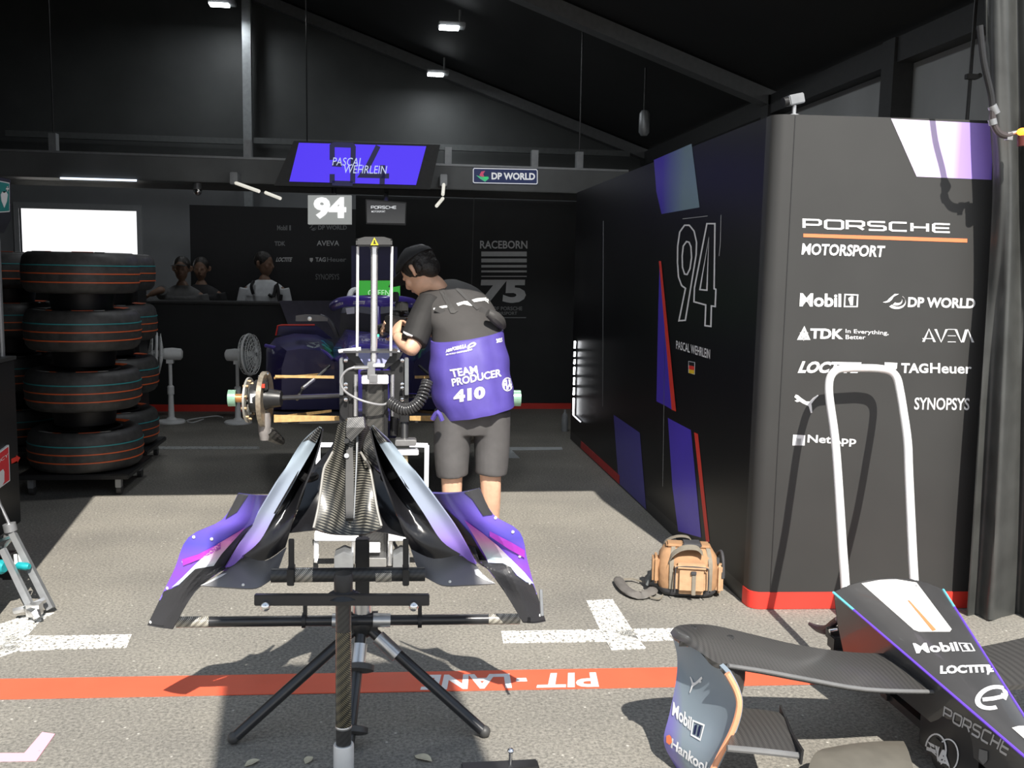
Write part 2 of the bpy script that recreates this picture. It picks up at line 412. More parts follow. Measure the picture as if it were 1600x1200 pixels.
def swoosh_globe(q, target, m, parent, lift=0.002):
    f = quadmap(q)
    def cres(a0, a1, r0, r1, cx, cy, n=10):
        o = [(cx + r0 * math.cos(a0 + (a1 - a0) * i / n), cy + r0 * math.sin(a0 + (a1 - a0) * i / n)) for i in range(n + 1)]
        k = [(cx + .06 + r1 * math.cos(a0 + (a1 - a0) * i / n), cy + .07 + r1 * math.sin(a0 + (a1 - a0) * i / n)) for i in range(n, -1, -1)]
        return [o[i:i + 2] + [k[n - 1 - i], k[n - i]] for i in range(n)]
    ps = cres(-2.4, 0.9, .44, .36, .62, .5) + cres(-2.2, 0.5, .28, .2, .62, .56) + [[(0, .45), (.2, .55), (.3, .7), (.55, .98), (.75, .98), (.5, .8), (.42, .62), (.3, .48), (.12, .42)]]
    return patch(ps, target, m, parent, 'emblem', lift, 0, f)
def loop_e(q, target, m, parent, lift=0.002, pen=0.16, cuts=1):     # an open italic loop
    f = quadmap(q); L = []
    for i in range(25):
        a = math.radians(-5 + 300 * i / 24); rx = .42; ry = .42
        L.append((.5 + rx * math.cos(a) + .12 * math.sin(a), .5 + ry * math.sin(a)))
    head = [(.2, .42), (.5, .46), (.8, .55)] 
    return patch(ribbons([(head + L[3:], False)], pen), target, m, parent, 'emblem', lift, cuts, f)
# ------------------------------------------------------------------ shared materials
asphalt()
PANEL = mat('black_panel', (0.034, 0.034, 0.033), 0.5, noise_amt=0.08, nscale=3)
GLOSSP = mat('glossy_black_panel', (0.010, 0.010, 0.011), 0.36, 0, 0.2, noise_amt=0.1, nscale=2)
DARK = mat('dark_wall', (0.016, 0.017, 0.018), 0.7, noise_amt=0.15, nscale=4)
TENT = mat('tent_fabric', (0.075, 0.08, 0.08), 0.55, noise_amt=0.15, nscale=2, bump=0.15)
TENTG = mat('grey_tent_fabric', (0.26, 0.27, 0.28), 0.6, noise_amt=0.1, nscale=2, bump=0.1)
ROOFM = mat('roof_fabric', (0.02, 0.021, 0.022), 0.7, noise_amt=0.1, nscale=2)
ALU = mat('aluminium', (0.62, 0.62, 0.62), 0.3, 0.9, noise_amt=0.06, nscale=30)
ALUD = mat('dull_aluminium', (0.33, 0.34, 0.35), 0.45, 0.6, noise_amt=0.1, nscale=20)
CHROME = mat('chrome', (0.85, 0.85, 0.86), 0.12, 1.0, noise_amt=0.03, nscale=20)
POLISH = mat('polished_tube', (0.92, 0.92, 0.92), 0.35, 0.35, noise_amt=0.02, nscale=20)
BLACK = mat('black_plastic', (0.018, 0.018, 0.019), 0.4, noise_amt=0.15, nscale=40)
MBLACK = mat('matt_black', (0.03, 0.03, 0.03), 0.65, noise_amt=0.15, nscale=30)
RUBBER = mat('rubber', (0.055, 0.054, 0.053), 0.5, noise_amt=0.25, nscale=25)
WHITE = mat('white_print', (0.82, 0.82, 0.83), 0.5, noise_amt=0.02, nscale=20)
GREYP = mat('grey_print', (0.55, 0.555, 0.56), 0.55, noise_amt=0.05, nscale=20)
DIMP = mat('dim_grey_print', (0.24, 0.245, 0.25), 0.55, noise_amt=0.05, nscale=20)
RED = mat('red_print', (0.75, 0.045, 0.03), 0.5, noise_amt=0.05, nscale=8)
ORANGE = mat('orange_print', (0.85, 0.22, 0.09), 0.5, noise_amt=0.05, nscale=8)
BLUEV = mat('violet_blue_print', (0.085, 0.05, 0.55), 0.35, noise_amt=0.06, nscale=4)
PURPLE = mat('purple_paint', (0.13, 0.08, 0.58), 0.3, coat=0.5, noise_amt=0.05, nscale=6)
WHITEP = mat('white_plastic', (0.85, 0.86, 0.86), 0.45, noise_amt=0.04, nscale=20)
GOLD = mat('gold_foil_kevlar', (0.72, 0.47, 0.2), 0.4, 0.35, noise_amt=0.2, nscale=40)
TEAL = mat('teal_anodised', (0.02, 0.42, 0.46), 0.35, 0.3, noise_amt=0.1, nscale=30)
SKIN = mat('skin', (0.72, 0.43, 0.29), 0.5, noise_amt=0.12, nscale=20)
HAIR = mat('black_hair', (0.015, 0.012, 0.01), 0.5, noise_amt=0.4, nscale=80, bump=0.5)
LEDW = mat('white_led', (0.9, 0.9, 0.95), 0.4, emit=(0.95, 0.97, 1.0), es=9.0, noise_amt=0.01)
CARB = carbon('carbon_twill', 330, rough=0.3)
CARBF = carbon('fine_carbon', 620, (0.02, 0.02, 0.02), (0.06, 0.058, 0.055), rough=0.42)
CARBG = carbon('bright_carbon_bands', 500, (.12, .11, .09), (.75, .7, .6), rough=.3)  # paler weave for bands on the lower rod and crossbar
WCARB = carbon('wing_carbon', 620, (.035, .034, .033), (.105, .10, .095), rough=.4)
# ------------------------------------------------------------------ ground
o = MB(); o.mm((-14, -9, -0.2), (14, 45, 0.0)); struct(o.build('floor', MATS['asphalt'], smooth=0))
WORN = worn_paint('worn_white_paint', (0.85, 0.84, 0.8), 0.53, 75)
PINK = worn_paint('pink_paint', (0.86, 0.42, 0.5), 0.72, 25)
WORN2 = worn_paint('scuffed_grey_paint', (0.42, 0.43, 0.42), 0.6, 50)
def ground_shape(name, polys, m, lift=0.003):
    b = MB()
    for p in polys: b.prism([G(x, y, 0.0005) for x, y in p], (0, 0, lift))
    return b.build(name, m, smooth=0)
struct(ground_shape('trim_1', [[(-60, 994), (90, 994), (206, 992), (198, 1012), (60, 1016), (-60, 1024)], [(-40, 1040), (-40, 990), (40, 962), (85, 958), (62, 972), (20, 1020)]], WORN))
struct(ground_shape('trim_2', [[(783, 987), (1010, 983), (1125, 981), (1125, 998), (1010, 1002), (786, 1005)], [(916, 939), (957, 937), (1000, 1003), (1010, 1014), (955, 1016), (935, 980)]], WORN))
struct(ground_shape('trim_3', [[(-40, 1178), (38, 1178), (66, 1145), (86, 1148), (57, 1189), (-40, 1191)]], PINK))
struct(ground_shape('trim_4', [[(243, 698), (405, 698), (405, 702), (243, 702)]], WORN2))
struct(ground_shape('trim_5', [[(792, 699), (878, 699), (879, 703), (800, 704), (812, 716), (792, 716)]], mat('pale_paint', (0.5, 0.52, 0.52), 0.7, noise_amt=0.1)))
# ------------------------------------------------------------------ tent
EX, EZ, RX, RZ = 3.37, 2.99, -4.60, 5.765      # eave, ridge
SL = (RZ - EZ) / (EX - RX); LX = RX - 2.2; LZ = RZ - 2.2 * SL
def roof_z(x): return RZ - abs(x - RX) * SL
YB, YF = 12.5, 3.78                            # back gable, front gable
b = MB()
for x0, x1 in ((LX, RX), (RX, EX)):
    b.prism([V((x0, YF, roof_z(x0) + .02)), V((x1, YF, roof_z(x1) + .02)), V((x1, YF, roof_z(x1) + .06)), V((x0, YF, roof_z(x0) + .06))], (0, YB - YF + .1, 0))
struct(b.build('ceiling', ROOFM, smooth=0))
n = 6
for D, wd in ((8.15, .16), (12.3, .14)):
    b = MB()
    for x0, x1 in ((LX, RX), (RX, EX)):
        b.prism([V((x0, D, roof_z(x0) - .13)), V((x1, D, roof_z(x1) - .13)), V((x1, D, roof_z(x1))), V((x0, D, roof_z(x0)))], (0, wd, 0))
    struct(b.build('trim_%d' % n, mat('rafter_aluminium', (0.16, 0.165, 0.17), 0.5, 0.3, noise_amt=0.1), smooth=0)); n += 1
# right side wall with its eave rail and posts
b = MB(); b.mm((EX, YF, 0), (EX + .04, YB, EZ)); struct(b.build('wall_right', mat('lit_grey_tent_fabric', (0.42, 0.43, 0.43), 0.6, noise_amt=0.1, nscale=2, bump=0.1), smooth=0))  # lighter copy of the grey tent fabric, with the light put into its colour
b = MB(); b.mm((EX - .12, YF, EZ - .16), (EX - .002, YB, EZ)); struct(b.build('trim_8', mat('eave_rail_aluminium', (0.035, 0.036, 0.037), 0.6, 0.0, noise_amt=0.1), smooth=0))
for D in (8.15, 6.05):
    b = MB(); b.mm((EX - .14, D, 0), (EX - .003, D + .16, EZ - .002)); struct(b.build('trim_%d' % n, MATS['eave_rail_aluminium'], smooth=0)); n += 1
b = MB(); b.mm((LX - .04, YF, 0), (LX, YB, LZ)); struct(b.build('wall_left', TENT, smooth=0))
# back gable with a clear pane
w0 = W(30, 325, YB); w1 = W(216, 406, YB)
b = MB()
b.mm((LX, YB, 0), (w0.x, YB + .05, 2.6)); b.mm((w1.x, YB, 0), (EX, YB + .05, 2.6)); b.mm((w0.x, YB, 0), (w1.x, YB + .05, w1.z)); b.mm((w0.x, YB, w0.z), (w1.x, YB + .05, 2.6))
struct(b.build('wall_back', TENTG, smooth=0))
b = MB()
b.prism([V((LX, YB, 2.6)), V((EX, YB, 2.6)), V((EX, YB, EZ + .02)), V((RX, YB, RZ + .02)), V((LX, YB, LZ + .02))], (0, .05, 0))
struct(b.build('wall_back_gable', TENT, smooth=0))
wf = MB()
for a, c in (((w0.x - .06, w0.z), (w1.x + .06, w0.z + .07)), ((w0.x - .06, w1.z - .07), (w1.x + .06, w1.z)), ((w0.x - .06, w1.z), (w0.x, w0.z)), ((w1.x, w1.z), (w1.x + .06, w0.z))):
    wf.mm((a[0], YB - .03, a[1]), (c[0], YB + .06, c[1]))
wo = struct(wf.build('window_1', mat('grey_frame', (.35, .36, .37), .5, noise_amt=.05), smooth=0))
pn = MB(); pn.mm((w0.x, YB + .02, w1.z), (w1.x, YB + .026, w0.z)); pn.build('pane', mat('clear_pane', (1, 1, 1), 0.02, trans=1.0, spec=0.2, noise_amt=0.0), wo, smooth=0)
# a bright yard outside the pane
b = MB(); b.mm((-9, 19.5, 0), (-2.6, 21, 1.52)); b.mm((-7.3, 19.2, 0), (-6.1, 19.45, 1.62)); b.mm((-5.2, 19.2, 0), (-4.4, 19.45, 1.58))
struct(b.build('trim_11', mat('far_white_shed', (0.8, 0.8, 0.78), 0.8, noise_amt=0.15, nscale=1.2), smooth=0))
# ridge post, cross rails on the gable
b = MB(); p = W(388, 240, 12.2); b.mm((p.x - .05, 12.15, 0), (p.x + .05, 12.25, roof_z(p.x) - .13)); struct(b.build('trim_12', mat('post_aluminium', (0.34, 0.36, 0.37), 0.4, 0.4, noise_amt=0.1), smooth=0))
b = MB(); q0 = W(8, 203, 12.2); q1 = W(380, 208, 12.2); b.mm((q0.x, 12.2, q0.z - .07), (q1.x, 12.26, q0.z)); q2 = W(396, 212, 12.2); q3 = W(985, 228, 12.2); b.mm((q2.x, 12.2, q2.z - .09), (q3.x, 12.26, q2.z - .02))
struct(b.build('trim_13', mat('rail_aluminium', (0.15, 0.16, 0.16), 0.5, 0.3, noise_amt=0.1), smooth=0))
# front gable infill and header above the opening
b = MB(); HZ = 2.60
b.prism([V((LX, YF - .06, HZ)), V((EX + .3, YF - .06, HZ)), V((EX + .3, YF - .06, roof_z(EX + .3) + .1)), V((RX, YF - .06, RZ + .1)), V((LX, YF - .06, LZ + .1))], (0, .05, 0))
struct(b.build('wall_front', TENT, smooth=0))
b = MB(); b.mm((LX, YF + .08, 0), (-1.572, YF + .16, HZ + .3)); struct(b.build('wall_front_left', TENT, smooth=0))
# unseen board added behind the camera to throw the straight-edged shade under the stand
b = MB(); k_ = math.tan(SUN_EL) * math.cos(SUN_AZ) ** -1 * math.cos(SUN_AZ); yb = 0.2
b.mm((-.55 + .11 * 3.0, yb - .06, (2.1 - yb) * math.tan(SUN_EL)), (.24 + .11 * 3.0, yb, (3.46 - yb) * math.tan(SUN_EL))); struct(b.build('trim_14', TENT, smooth=0))
# ------------------------------------------------------------------ pit lane tape
tape = MB(); tape.prism([G(-120, 1064, .001), G(1900, 1029, .001), G(1900, 1058, .001), G(-120, 1095.2, .001)], (0, 0, .003))
t = tag(tape.build('lane_tape', mat('red_tape', (0.78, 0.125, 0.06), 0.55, noise_amt=0.06, nscale=5), smooth=0), 'wide red tape reading PIT - LANE stuck across the asphalt in front of the garage', 'tape')
letters('PIT', [(936, 1073), (838, 1074.5), (845, 1052), (931, 1050.5)], t, WHITE, t, lift=.0015, bold=.03)
letters('LANE', [(800, 1075), (656, 1078), (664, 1054.5), (796, 1052.5)], t, WHITE, t, lift=.0015, bold=.035)
patch([[(807, 1059.5), (822, 1059), (824, 1064.5), (806, 1065)]], t, WHITE, t, 'dash', .001)
# ------------------------------------------------------------------ display cabinet on the right
fa = G(1172, 952); fb = G(1560, 950)
ga = fa.copy(); gb = G(909, 703)
fdir = (fb - fa).normalized(); sdir = (gb - ga).normalized()
CZ = W(1213, 178, fa.y).z
Hh = V((0, 0, 1))
wallend = ga + (OnP(891, 686, ga, V((-sdir.y, sdir.x, 0))) - ga).dot(sdir) * sdir
fend = fa + (OnP(1512, 948, fa, V((fdir.y, -fdir.x, 0))) - fa).dot(fdir) * fdir
print('FEND', fa, fend, CZ)
cab = thing('display_cabinet', 'tall black display cabinet with white sponsor logos on front and outlined 94 on side', 'cabinet', (fa.x, fa.y, 0))
r = 0.05
corner = [fa + sdir * r + (fdir * r + sdir * 0 - (fdir * r)) * 1]
def cab_outline():
    pts = []
    c = fa + fdir * r + sdir * r
    for i in range(7):
        a = i / 6 * math.pi / 2
        pts.append(c - fdir * r * math.cos(a) - sdir * r * math.sin(a))
    return pts
arc = cab_outline()
SPL = ga + sdir * .09                        # where the side panel starts to be a separate sheet
outl = arc + [fend, fend + sdir * .5, SPL + fdir * .5, SPL]
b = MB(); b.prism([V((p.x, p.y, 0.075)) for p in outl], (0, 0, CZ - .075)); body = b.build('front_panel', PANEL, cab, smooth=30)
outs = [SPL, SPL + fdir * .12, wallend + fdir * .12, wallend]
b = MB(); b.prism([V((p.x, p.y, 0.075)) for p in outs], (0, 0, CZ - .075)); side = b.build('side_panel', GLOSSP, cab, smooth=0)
b = MB(); b.prism([V((p.x, p.y, 0.002)) for p in [x + (fdir * -.004 + sdir * -.004) for x in arc] + [fend - sdir * .004, fend + sdir * .3, SPL + fdir * .3, SPL - fdir * .004]], (0, 0, .075)); b.build('kick_strip', RED, cab, smooth=30, label='red kick strip')
b = MB(); b.prism([V((p.x, p.y, 0.002)) for p in [SPL, SPL + fdir * .1, wallend + fdir * .1, wallend]], (0, 0, .073)); b.build('plinth', BLACK, cab, smooth=0)
rs0 = OnP(908, 702, ga, V((-sdir.y, sdir.x, 0))); rs1 = OnP(968, 758, ga, V((-sdir.y, sdir.x, 0)))
SN_ = V((-sdir.y, sdir.x, 0)); SN_ = SN_ if SN_.dot(CAM - ga) > 0 else -SN_
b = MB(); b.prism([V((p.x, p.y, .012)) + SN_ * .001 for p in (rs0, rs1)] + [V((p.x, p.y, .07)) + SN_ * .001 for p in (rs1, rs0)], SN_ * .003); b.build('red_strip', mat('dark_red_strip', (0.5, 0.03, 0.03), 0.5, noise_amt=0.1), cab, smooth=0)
b = MB(); sx = fa + fdir * .085; b.box(V((sx.x, sx.y, CZ / 2 + .04)) - sdir * .0005, (.003, .003, CZ - .09)); b.build('seam', BLACK, cab, smooth=0)
FP = (fa, V((fdir.y, -fdir.x, 0)))
SP = (ga, V((-sdir.y, sdir.x, 0)))
for _p in (FP, SP):
    if _p[1].dot(CAM - _p[0]) < 0: _p[1].negate()
# front: printed corner, words and sponsor marks
lil = ramp_mat('shaded_lilac_print', [(0, (0.80, 0.78, 0.90)), (.35, (0.72, 0.6, 0.82)), (.62, (0.62, 0.48, 0.85)), (.66, (0.42, 0.30, 0.80)), (.86, (0.34, 0.22, 0.78)), (.89, (0.13, 0.08, 0.72)), (1, (0.1, 0.06, 0.68))], 'X', .36, 1.02, 0.4)  # darker steps at the right put the curtain's shadow into the print
patch([[(1392, 185.5), (1552, 193.5), (1549, 281), (1432, 276)]], FP, lil, cab, 'printed_corner')
wide_word('PORSCHE', [(1256, 343), (1484, 350.5), (1484, 363), (1256, 356)], FP, WHITE, cab, pen=.22)
patch([[(1255, 365), (1511, 373), (1511, 379), (1255, 370.5)]], FP, ORANGE, cab, 'underline')
letters('MOTORSPORT', [(1253, 380), (1383, 384), (1381, 402), (1252, 398)], FP, WHITE, cab, bold=.03, shear=.05)
letters('Mobil', [(1250, 458), (1314, 459), (1314, 480), (1249, 479)], FP, WHITE, cab, bold=.03)
boxed_one([(1319, 459), (1341, 460), (1340, 480), (1318, 480)], FP, WHITE, cab)
swoosh_globe([(1379, 458), (1413, 459), (1413, 485), (1379, 484)], FP, WHITE, cab)
letters('DP WORLD', [(1419, 464), (1524, 466), (1523, 482), (1418, 480)], FP, WHITE, cab, bold=.035)
f = quadmap([(1248, 512), (1265, 512), (1264, 531), (1247, 531)])
patch(ribbons([([(.5, .95), (.05, .1), (.95, .1)], True), ([(.28, .5), (.72, .5), (.5, .12)], True)], .2), FP, WHITE, cab, 'emblem', to_px=f)
letters('TDK', [(1266, 513), (1318, 514), (1317, 530), (1265, 529)], FP, WHITE, cab, bold=.04)
letters('In Everything,', [(1321, 514), (1388, 517), (1388, 525), (1321, 522)], FP, WHITE, cab, bold=.01)
letters('Better', [(1321, 523), (1352, 524), (1352, 530), (1321, 530)], FP, WHITE, cab, bold=.01)
f = quadmap([(1441, 514), (1520, 515), (1520, 535), (1441, 534)])
patch(ribbons([([(0, .25), (.1, .25), (.2, .25)], 0), ([(.02, 0), (.13, 1), (.24, 0)], 0), ([(.26, 1), (.37, 0), (.48, 1)], 0), ([(.5, 1), (.66, 1)], 0), ([(.5, .5), (.66, .5)], 0), ([(.5, .02), (.66, .02)], 0), ([(.66, 1), (.77, 0), (.87, 1)], 0), ([(.8, 0), (.9, 1), (1, 0)], 0)], .05), FP, WHITE, cab, 'lettering', to_px=f)
letters('LOCTITE', [(1250, 564), (1346, 566), (1343, 583), (1246, 583)], FP, WHITE, cab, bold=.05, shear=.2)
patch([[(1382, 566), (1402, 567), (1401, 576), (1391, 582), (1382, 575)]], FP, WHITE, cab, 'emblem')
letters('TAG', [(1408, 567), (1450, 568), (1450, 583), (1407, 583)], FP, WHITE, cab, bold=.035)
letters('Heuer', [(1453, 567), (1518, 568), (1518, 584), (1453, 583)], FP, WHITE, cab, bold=.02)
puma([(1241, 615), (1279, 617), (1275, 646), (1240, 644)], FP, WHITE, cab)
letters('SYNOPSYS', [(1429, 621), (1515, 622), (1514, 641), (1428, 640)], FP, WHITE, cab, bold=.015)
patch([[(1239, 679), (1258, 680), (1257, 696), (1251, 696), (1252, 685), (1245, 685), (1244, 696), (1238, 696)]], FP, WHITE, cab, 'emblem')
letters('NetApp', [(1262, 679), (1338, 682), (1337, 698), (1261, 695)], FP, WHITE, cab, bold=.02)
# side: outlined 94, name, flag, slanted stripes
c2 = lambda pts: [(1030 + x / 4, 320 + y / 4) for x, y in pts]
nine = c2([(125, 725), (165, 722), (233, 310), (235, 235), (220, 165), (190, 128), (160, 128), (130, 170), (117, 260), (116, 360), (122, 450), (142, 505), (166, 522)])
hole = c2([(172, 230), (152, 258), (145, 320), (147, 390), (160, 432), (176, 436), (194, 400), (204, 330), (200, 262), (188, 234)])
four = c2([(300, 118), (350, 118), (345, 525), (356, 528), (352, 636), (328, 632), (325, 760), (288, 755), (293, 626), (219, 606), (222, 520)])
fh = c2([(312, 205), (256, 530), (300, 534)])
patch(ribbons([(nine, True), (hole, True), (four, True), (fh, True)], 2.3), SP, WHITE, cab, 'outlined_number')
letters('PASCAL WEHRLEIN', [(1057, 532), (1110, 546), (1110, 561), (1057, 545)], SP, WHITE, cab, bold=.012)
patch([[(1076, 564), (1086.5, 566), (1086, 585.5), (1076, 582.5)]], SP, WHITE, cab, 'flag_border')
for k, (mm_, nm) in enumerate(((BLACK, 'flag_band'), (RED, 'flag_band'), (mat('yellow_print', (0.8, 0.55, 0.02), 0.5, noise_amt=.03), 'flag_band'))):
    y0 = 565 + k * 6; patch([[(1077, y0), (1085.6, y0 + 1.6), (1085.6, y0 + 7.4), (1077, y0 + 5.8)]], SP, mm_, cab, nm, .003)
vio = ramp_mat('violet_fade_print', [(0, (0.06, 0.035, 0.42)), (.55, (0.075, 0.045, 0.5)), (.75, (0.13, 0.17, 0.42)), (1, (0.22, 0.33, 0.38))], 'Y', 2.15, 1.2, 0.3)
patch([[(1022, 250), (1081, 224.5), (1093.5, 324), (1034, 334.5), (1026, 300)]], SP, vio, cab, 'violet_stripe')
patch([[(1031, 410), (1052, 641), (1040, 634), (1026, 627), (1029, 480)]], SP, BLUEV, cab, 'violet_wedge')
patch([[(1030.5, 408), (1034, 408), (1057.5, 643), (1050.5, 640)]], SP, RED, cab, 'red_stripe', .004)
patch([[(1044, 653), (1080, 672), (1096, 840), (1060, 830), (1051, 760)]], SP, BLUEV, cab, 'violet_stripe')
patch([[(1085, 675.5), (1091, 678), (1109, 846), (1104, 850)]], SP, RED, cab, 'red_stripe')
patch([[(959, 648), (1000, 676), (1010, 796), (967, 755)]], SP, mat('deep_violet_print', (0.06, 0.05, 0.3), 0.3, noise_amt=.05), cab, 'violet_panel')
patch(ribbons([([(1067, 342), (1106, 337.5)], 0), ([(1127, 336), (1126, 380), (1124, 400)], 0)], .8), SP, GREYP, cab, 'frame_line')
for xx in ((943, 345, 942, 635), (1040, 470, 1036, 760)): patch(ribbons([([(xx[0], xx[1]), (xx[2], xx[3])], 0)], .8), SP, DIMP, cab, 'seam')
# little camera on the cabinet top
cp = fa + fdir * .1 + sdir * .05
cc = thing('security_camera', 'small grey camera on a short stalk standing on the top corner of the black cabinet', 'camera', (cp.x, cp.y, CZ))
b = MB(); b.cyl(V((cp.x, cp.y, CZ)), V((cp.x, cp.y, CZ + .045)), .009); b.cyl(V((cp.x, cp.y, CZ)), V((cp.x, cp.y, CZ + .008)), .022); b.build('stalk', ALU, cc)
rot = Matrix.Rotation(math.radians(-14), 3, 'Y') @ Matrix.Rotation(math.radians(8), 3, 'Z')
b = MB(); b.box(V((cp.x, cp.y, CZ + .068)), (.07, .045, .042), rot); b.build('housing', ALUD, cc, bevel=.004)
b = MB(); q = V((cp.x, cp.y, CZ + .068)); b.cyl(q + rot @ V((-.03, 0, 0)), q + rot @ V((-.055, 0, 0)), .018); b.build('lens', BLACK, cc)
# ------------------------------------------------------------------ black curtain on the right
def curtain_rows():
    rows = []
    for y, x0, x1 in ((-60, 1540, 1650), (60, 1542, 1655), (180, 1546, 1660), (285, 1551, 1662), (420, 1545, 1668), (600, 1534, 1668), (800, 1523, 1668), (968, 1512, 1668)):
        row = []
        n = 44
        for i in range(n + 1):
            u = i / n; x = x0 + (x1 - x0) * u
            amp = .035 + .02 * (y > 280)
            wv = math.sin(u * 15 + 1.2 + .5 * math.sin(y / 160)) * .7 + math.sin(u * 31 + 1.3 + y / 300) * .22 + .12 * noise.noise(V((u * 20, y / 60.0, 0)))
            row.append(W(x, y + (u * 4 if y > 900 else 0), 3.70 + wv * amp - .015 * u))
        rows.append(row)
    return rows
cur = MB(); cur.grid(curtain_rows(), 1, 5, .006)
CURT = mat('black_curtain', (0.05, 0.052, 0.05), 0.42, noise_amt=0.25, nscale=6, bump=0.35)
bo = W(1560, 970, 3.72)
cu_ = tag(set_origin(cur.build('curtain', CURT, smooth=80), (bo.x, bo.y, 0)), 'floor-length black curtain gathered at the right edge beside the sponsor cabinet', 'curtain')
# pole, cables and lamp by the curtain
pl = thing('support_pole', 'thin black pole with a clamp rising behind the top of the black cabinet', 'pole', tuple(W(1508, 195, 4.62)))
p0 = W(1508, 198, 4.62); p1 = W(1514, -60, 4.62)
b = MB(); b.cyl(V((p0.x, p0.y, .0)), V((p0.x + .01, p0.y, p1.z)), .009); b.build('tube', BLACK, pl)
q = W(1518, 120, 4.6); b = MB(); b.box(q, (.06, .03, .025)); b.cyl(q + V((.03, 0, 0)), q + V((.05, 0, .012)), .012); b.build('clamp', MBLACK, pl, bevel=.003)
cb = thing('hose', 'curved black hose with metal fittings hanging in front of the curtain top', 'hose', tuple(W(1555, 200, 3.58)))
D = 3.58
b = MB(); b.tube([W(1531, 40, D), W(1537, 95, D), W(1549, 150, D), W(1551, 180, D)], .012, 10, 5); b.build('upper_tube', BLACK, cb)
b = MB(); b.tube([W(1551, 172, D), W(1552, 192, D), W(1560, 207, D), W(1572, 212, D), W(1580, 210, D)], .013, 10, 5); b.build('elbow', mat('brown_black_hose', (.06, .05, .05), .4, noise_amt=.2), cb)
b = MB(); b.cyl(W(1550, 165, D), W(1556, 178, D), .017); b.cyl(W(1550, 186, D), W(1552, 195, D), .016); b.box(W(1576, 213, D), (.022, .022, .03)); b.cyl(W(1580, 209, D), W(1590, 207, D), .009); b.build('fittings', ALUD, cb)
lm = thing('warning_lamp', 'small glowing orange lamp at the right edge beside the curtain top', 'lamp', tuple(W(1597, 205, 3.56)))
b = MB(); b.ball(W(1598, 206, 3.56), .022, 14, (1, 1, .7)); b.build('lens', mat('orange_lens', (.9, .25, .03), .3, emit=(1, .3, .03), es=3.0, noise_amt=.01), lm)
b = MB(); b.cyl(W(1598, 212, 3.56), W(1598, 228, 3.56), .02); b.build('base', mat('dark_red_base', (.12, .02, .015), .5, noise_amt=.1), lm)
# strip of light and things at the far end of the side wall
def OS(x, y): return OnP(x, y, SP[0] + SP[1] * .02, SP[1])
ls = thing('led_strip', 'vertical broken white light strip on the far end of the black side wall', 'light strip', tuple(OS(897, 660)))
for y0, y1, x in ((533, 544, 898.5), (550, 557, 898.2), (562, 568.5, 898), (573.5, 585, 897.6), (590, 601, 897.3), (606, 617, 897), (622, 648, 896.5)):
    b = MB(); b.cyl(OS(x, y0), OS(x - .6, y1), .008, 8); b.build('tube', LEDW, ls)
b = MB(); b.cyl(OS(896, 649), OS(907, 659), .006, 6); b.build('foot_tube', mat('dim_led', (.7, .7, .75), .4, emit=(.9, .92, 1), es=1.2, noise_amt=.01), ls)
bp = G(882, 674)
bt = MB(); bt.lathe([(.028, 0), (.03, .01), (.03, .13), (.024, .155), (.01, .175), (.009, .2)], bp, (0, 0, 1), 16)
tag(set_origin(bt.build('bottle', mat('grey_bottle', (.25, .26, .27), .3, noise_amt=.1)), bp), 'small grey spray bottle on the floor at the foot of the light strip', 'bottle')
# ------------------------------------------------------------------ far end: sponsor walls, counter, gantry, screens
DB = 9.9
q0 = W(556, 305, DB); q1 = W(955, 305, DB)
bw = thing('banner_wall', 'tall black banner wall printed RACEBORN 75 behind the bending person', 'wall panel', ((q0.x + q1.x) / 2, DB, 0))
b = MB(); b.mm((q0.x, DB, .062), (q1.x, DB + .06, q0.z)); bpanel = b.build('panel', DARK, bw, smooth=0)
b = MB(); b.mm((q0.x, DB - .004, 0), (q1.x, DB + .06, .06)); b.build('kick_strip', RED, bw, smooth=0)
BP = (V((0, DB, 0)), V((0, -1, 0)))
letters('RACEBORN', rq(750, 376, 824, 388.5, .002), BP, GREYP, bw, bold=.02)
for y0, y1 in ((393, 400.5), (404, 410), (414, 418), (422.5, 425.5), (431, 432.6)):
    patch([rq(752, y0, 823, y1)], BP, GREYP, bw, 'bar')
letters('75', [(752, 437), (823, 437), (821, 474), (748, 474)], BP, GREYP, bw, bold=.05, name='number')
letters('YEARS OF PORSCHE', rq(745, 479, 816, 485), BP, DIMP, bw, bold=.015)
letters('MOTORSPORT', rq(762, 487, 808, 492), BP, DIMP, bw, bold=.015)
patch([rq(745, 495.6, 822, 497)], BP, DIMP, bw, 'bar')
patch([[(740, 306), (741.5, 306), (737, 470), (735.5, 470)]], BP, mat('thin_seam', (.05, .05, .05), .5, noise_amt=.1), bw, 'seam')
DS = 11.3
q0 = W(296, 320, DS); q1 = W(605, 320, DS)
sw = thing('sponsor_wall', 'black wall panel with dim grey sponsor names behind the counter', 'wall panel', ((q0.x + q1.x) / 2, DS, 0))
b = MB(); b.mm((q0.x, DS, 0), (q1.x, DS + .05, q0.z)); b.build('panel', mat('sponsor_wall_black', (0.012, 0.012, 0.014), 0.6, noise_amt=.1), sw, smooth=0)
SWP = (V((0, DS, 0)), V((0, -1, 0)))
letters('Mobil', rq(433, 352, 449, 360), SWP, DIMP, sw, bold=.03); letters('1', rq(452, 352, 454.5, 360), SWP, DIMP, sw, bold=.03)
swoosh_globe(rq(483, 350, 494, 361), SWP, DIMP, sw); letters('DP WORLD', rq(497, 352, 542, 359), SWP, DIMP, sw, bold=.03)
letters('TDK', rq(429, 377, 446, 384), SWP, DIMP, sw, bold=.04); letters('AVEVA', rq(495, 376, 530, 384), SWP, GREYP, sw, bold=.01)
letters('LOCTITE', rq(433, 402, 457, 409, 0, -.3), SWP, GREYP, sw, bold=.04)
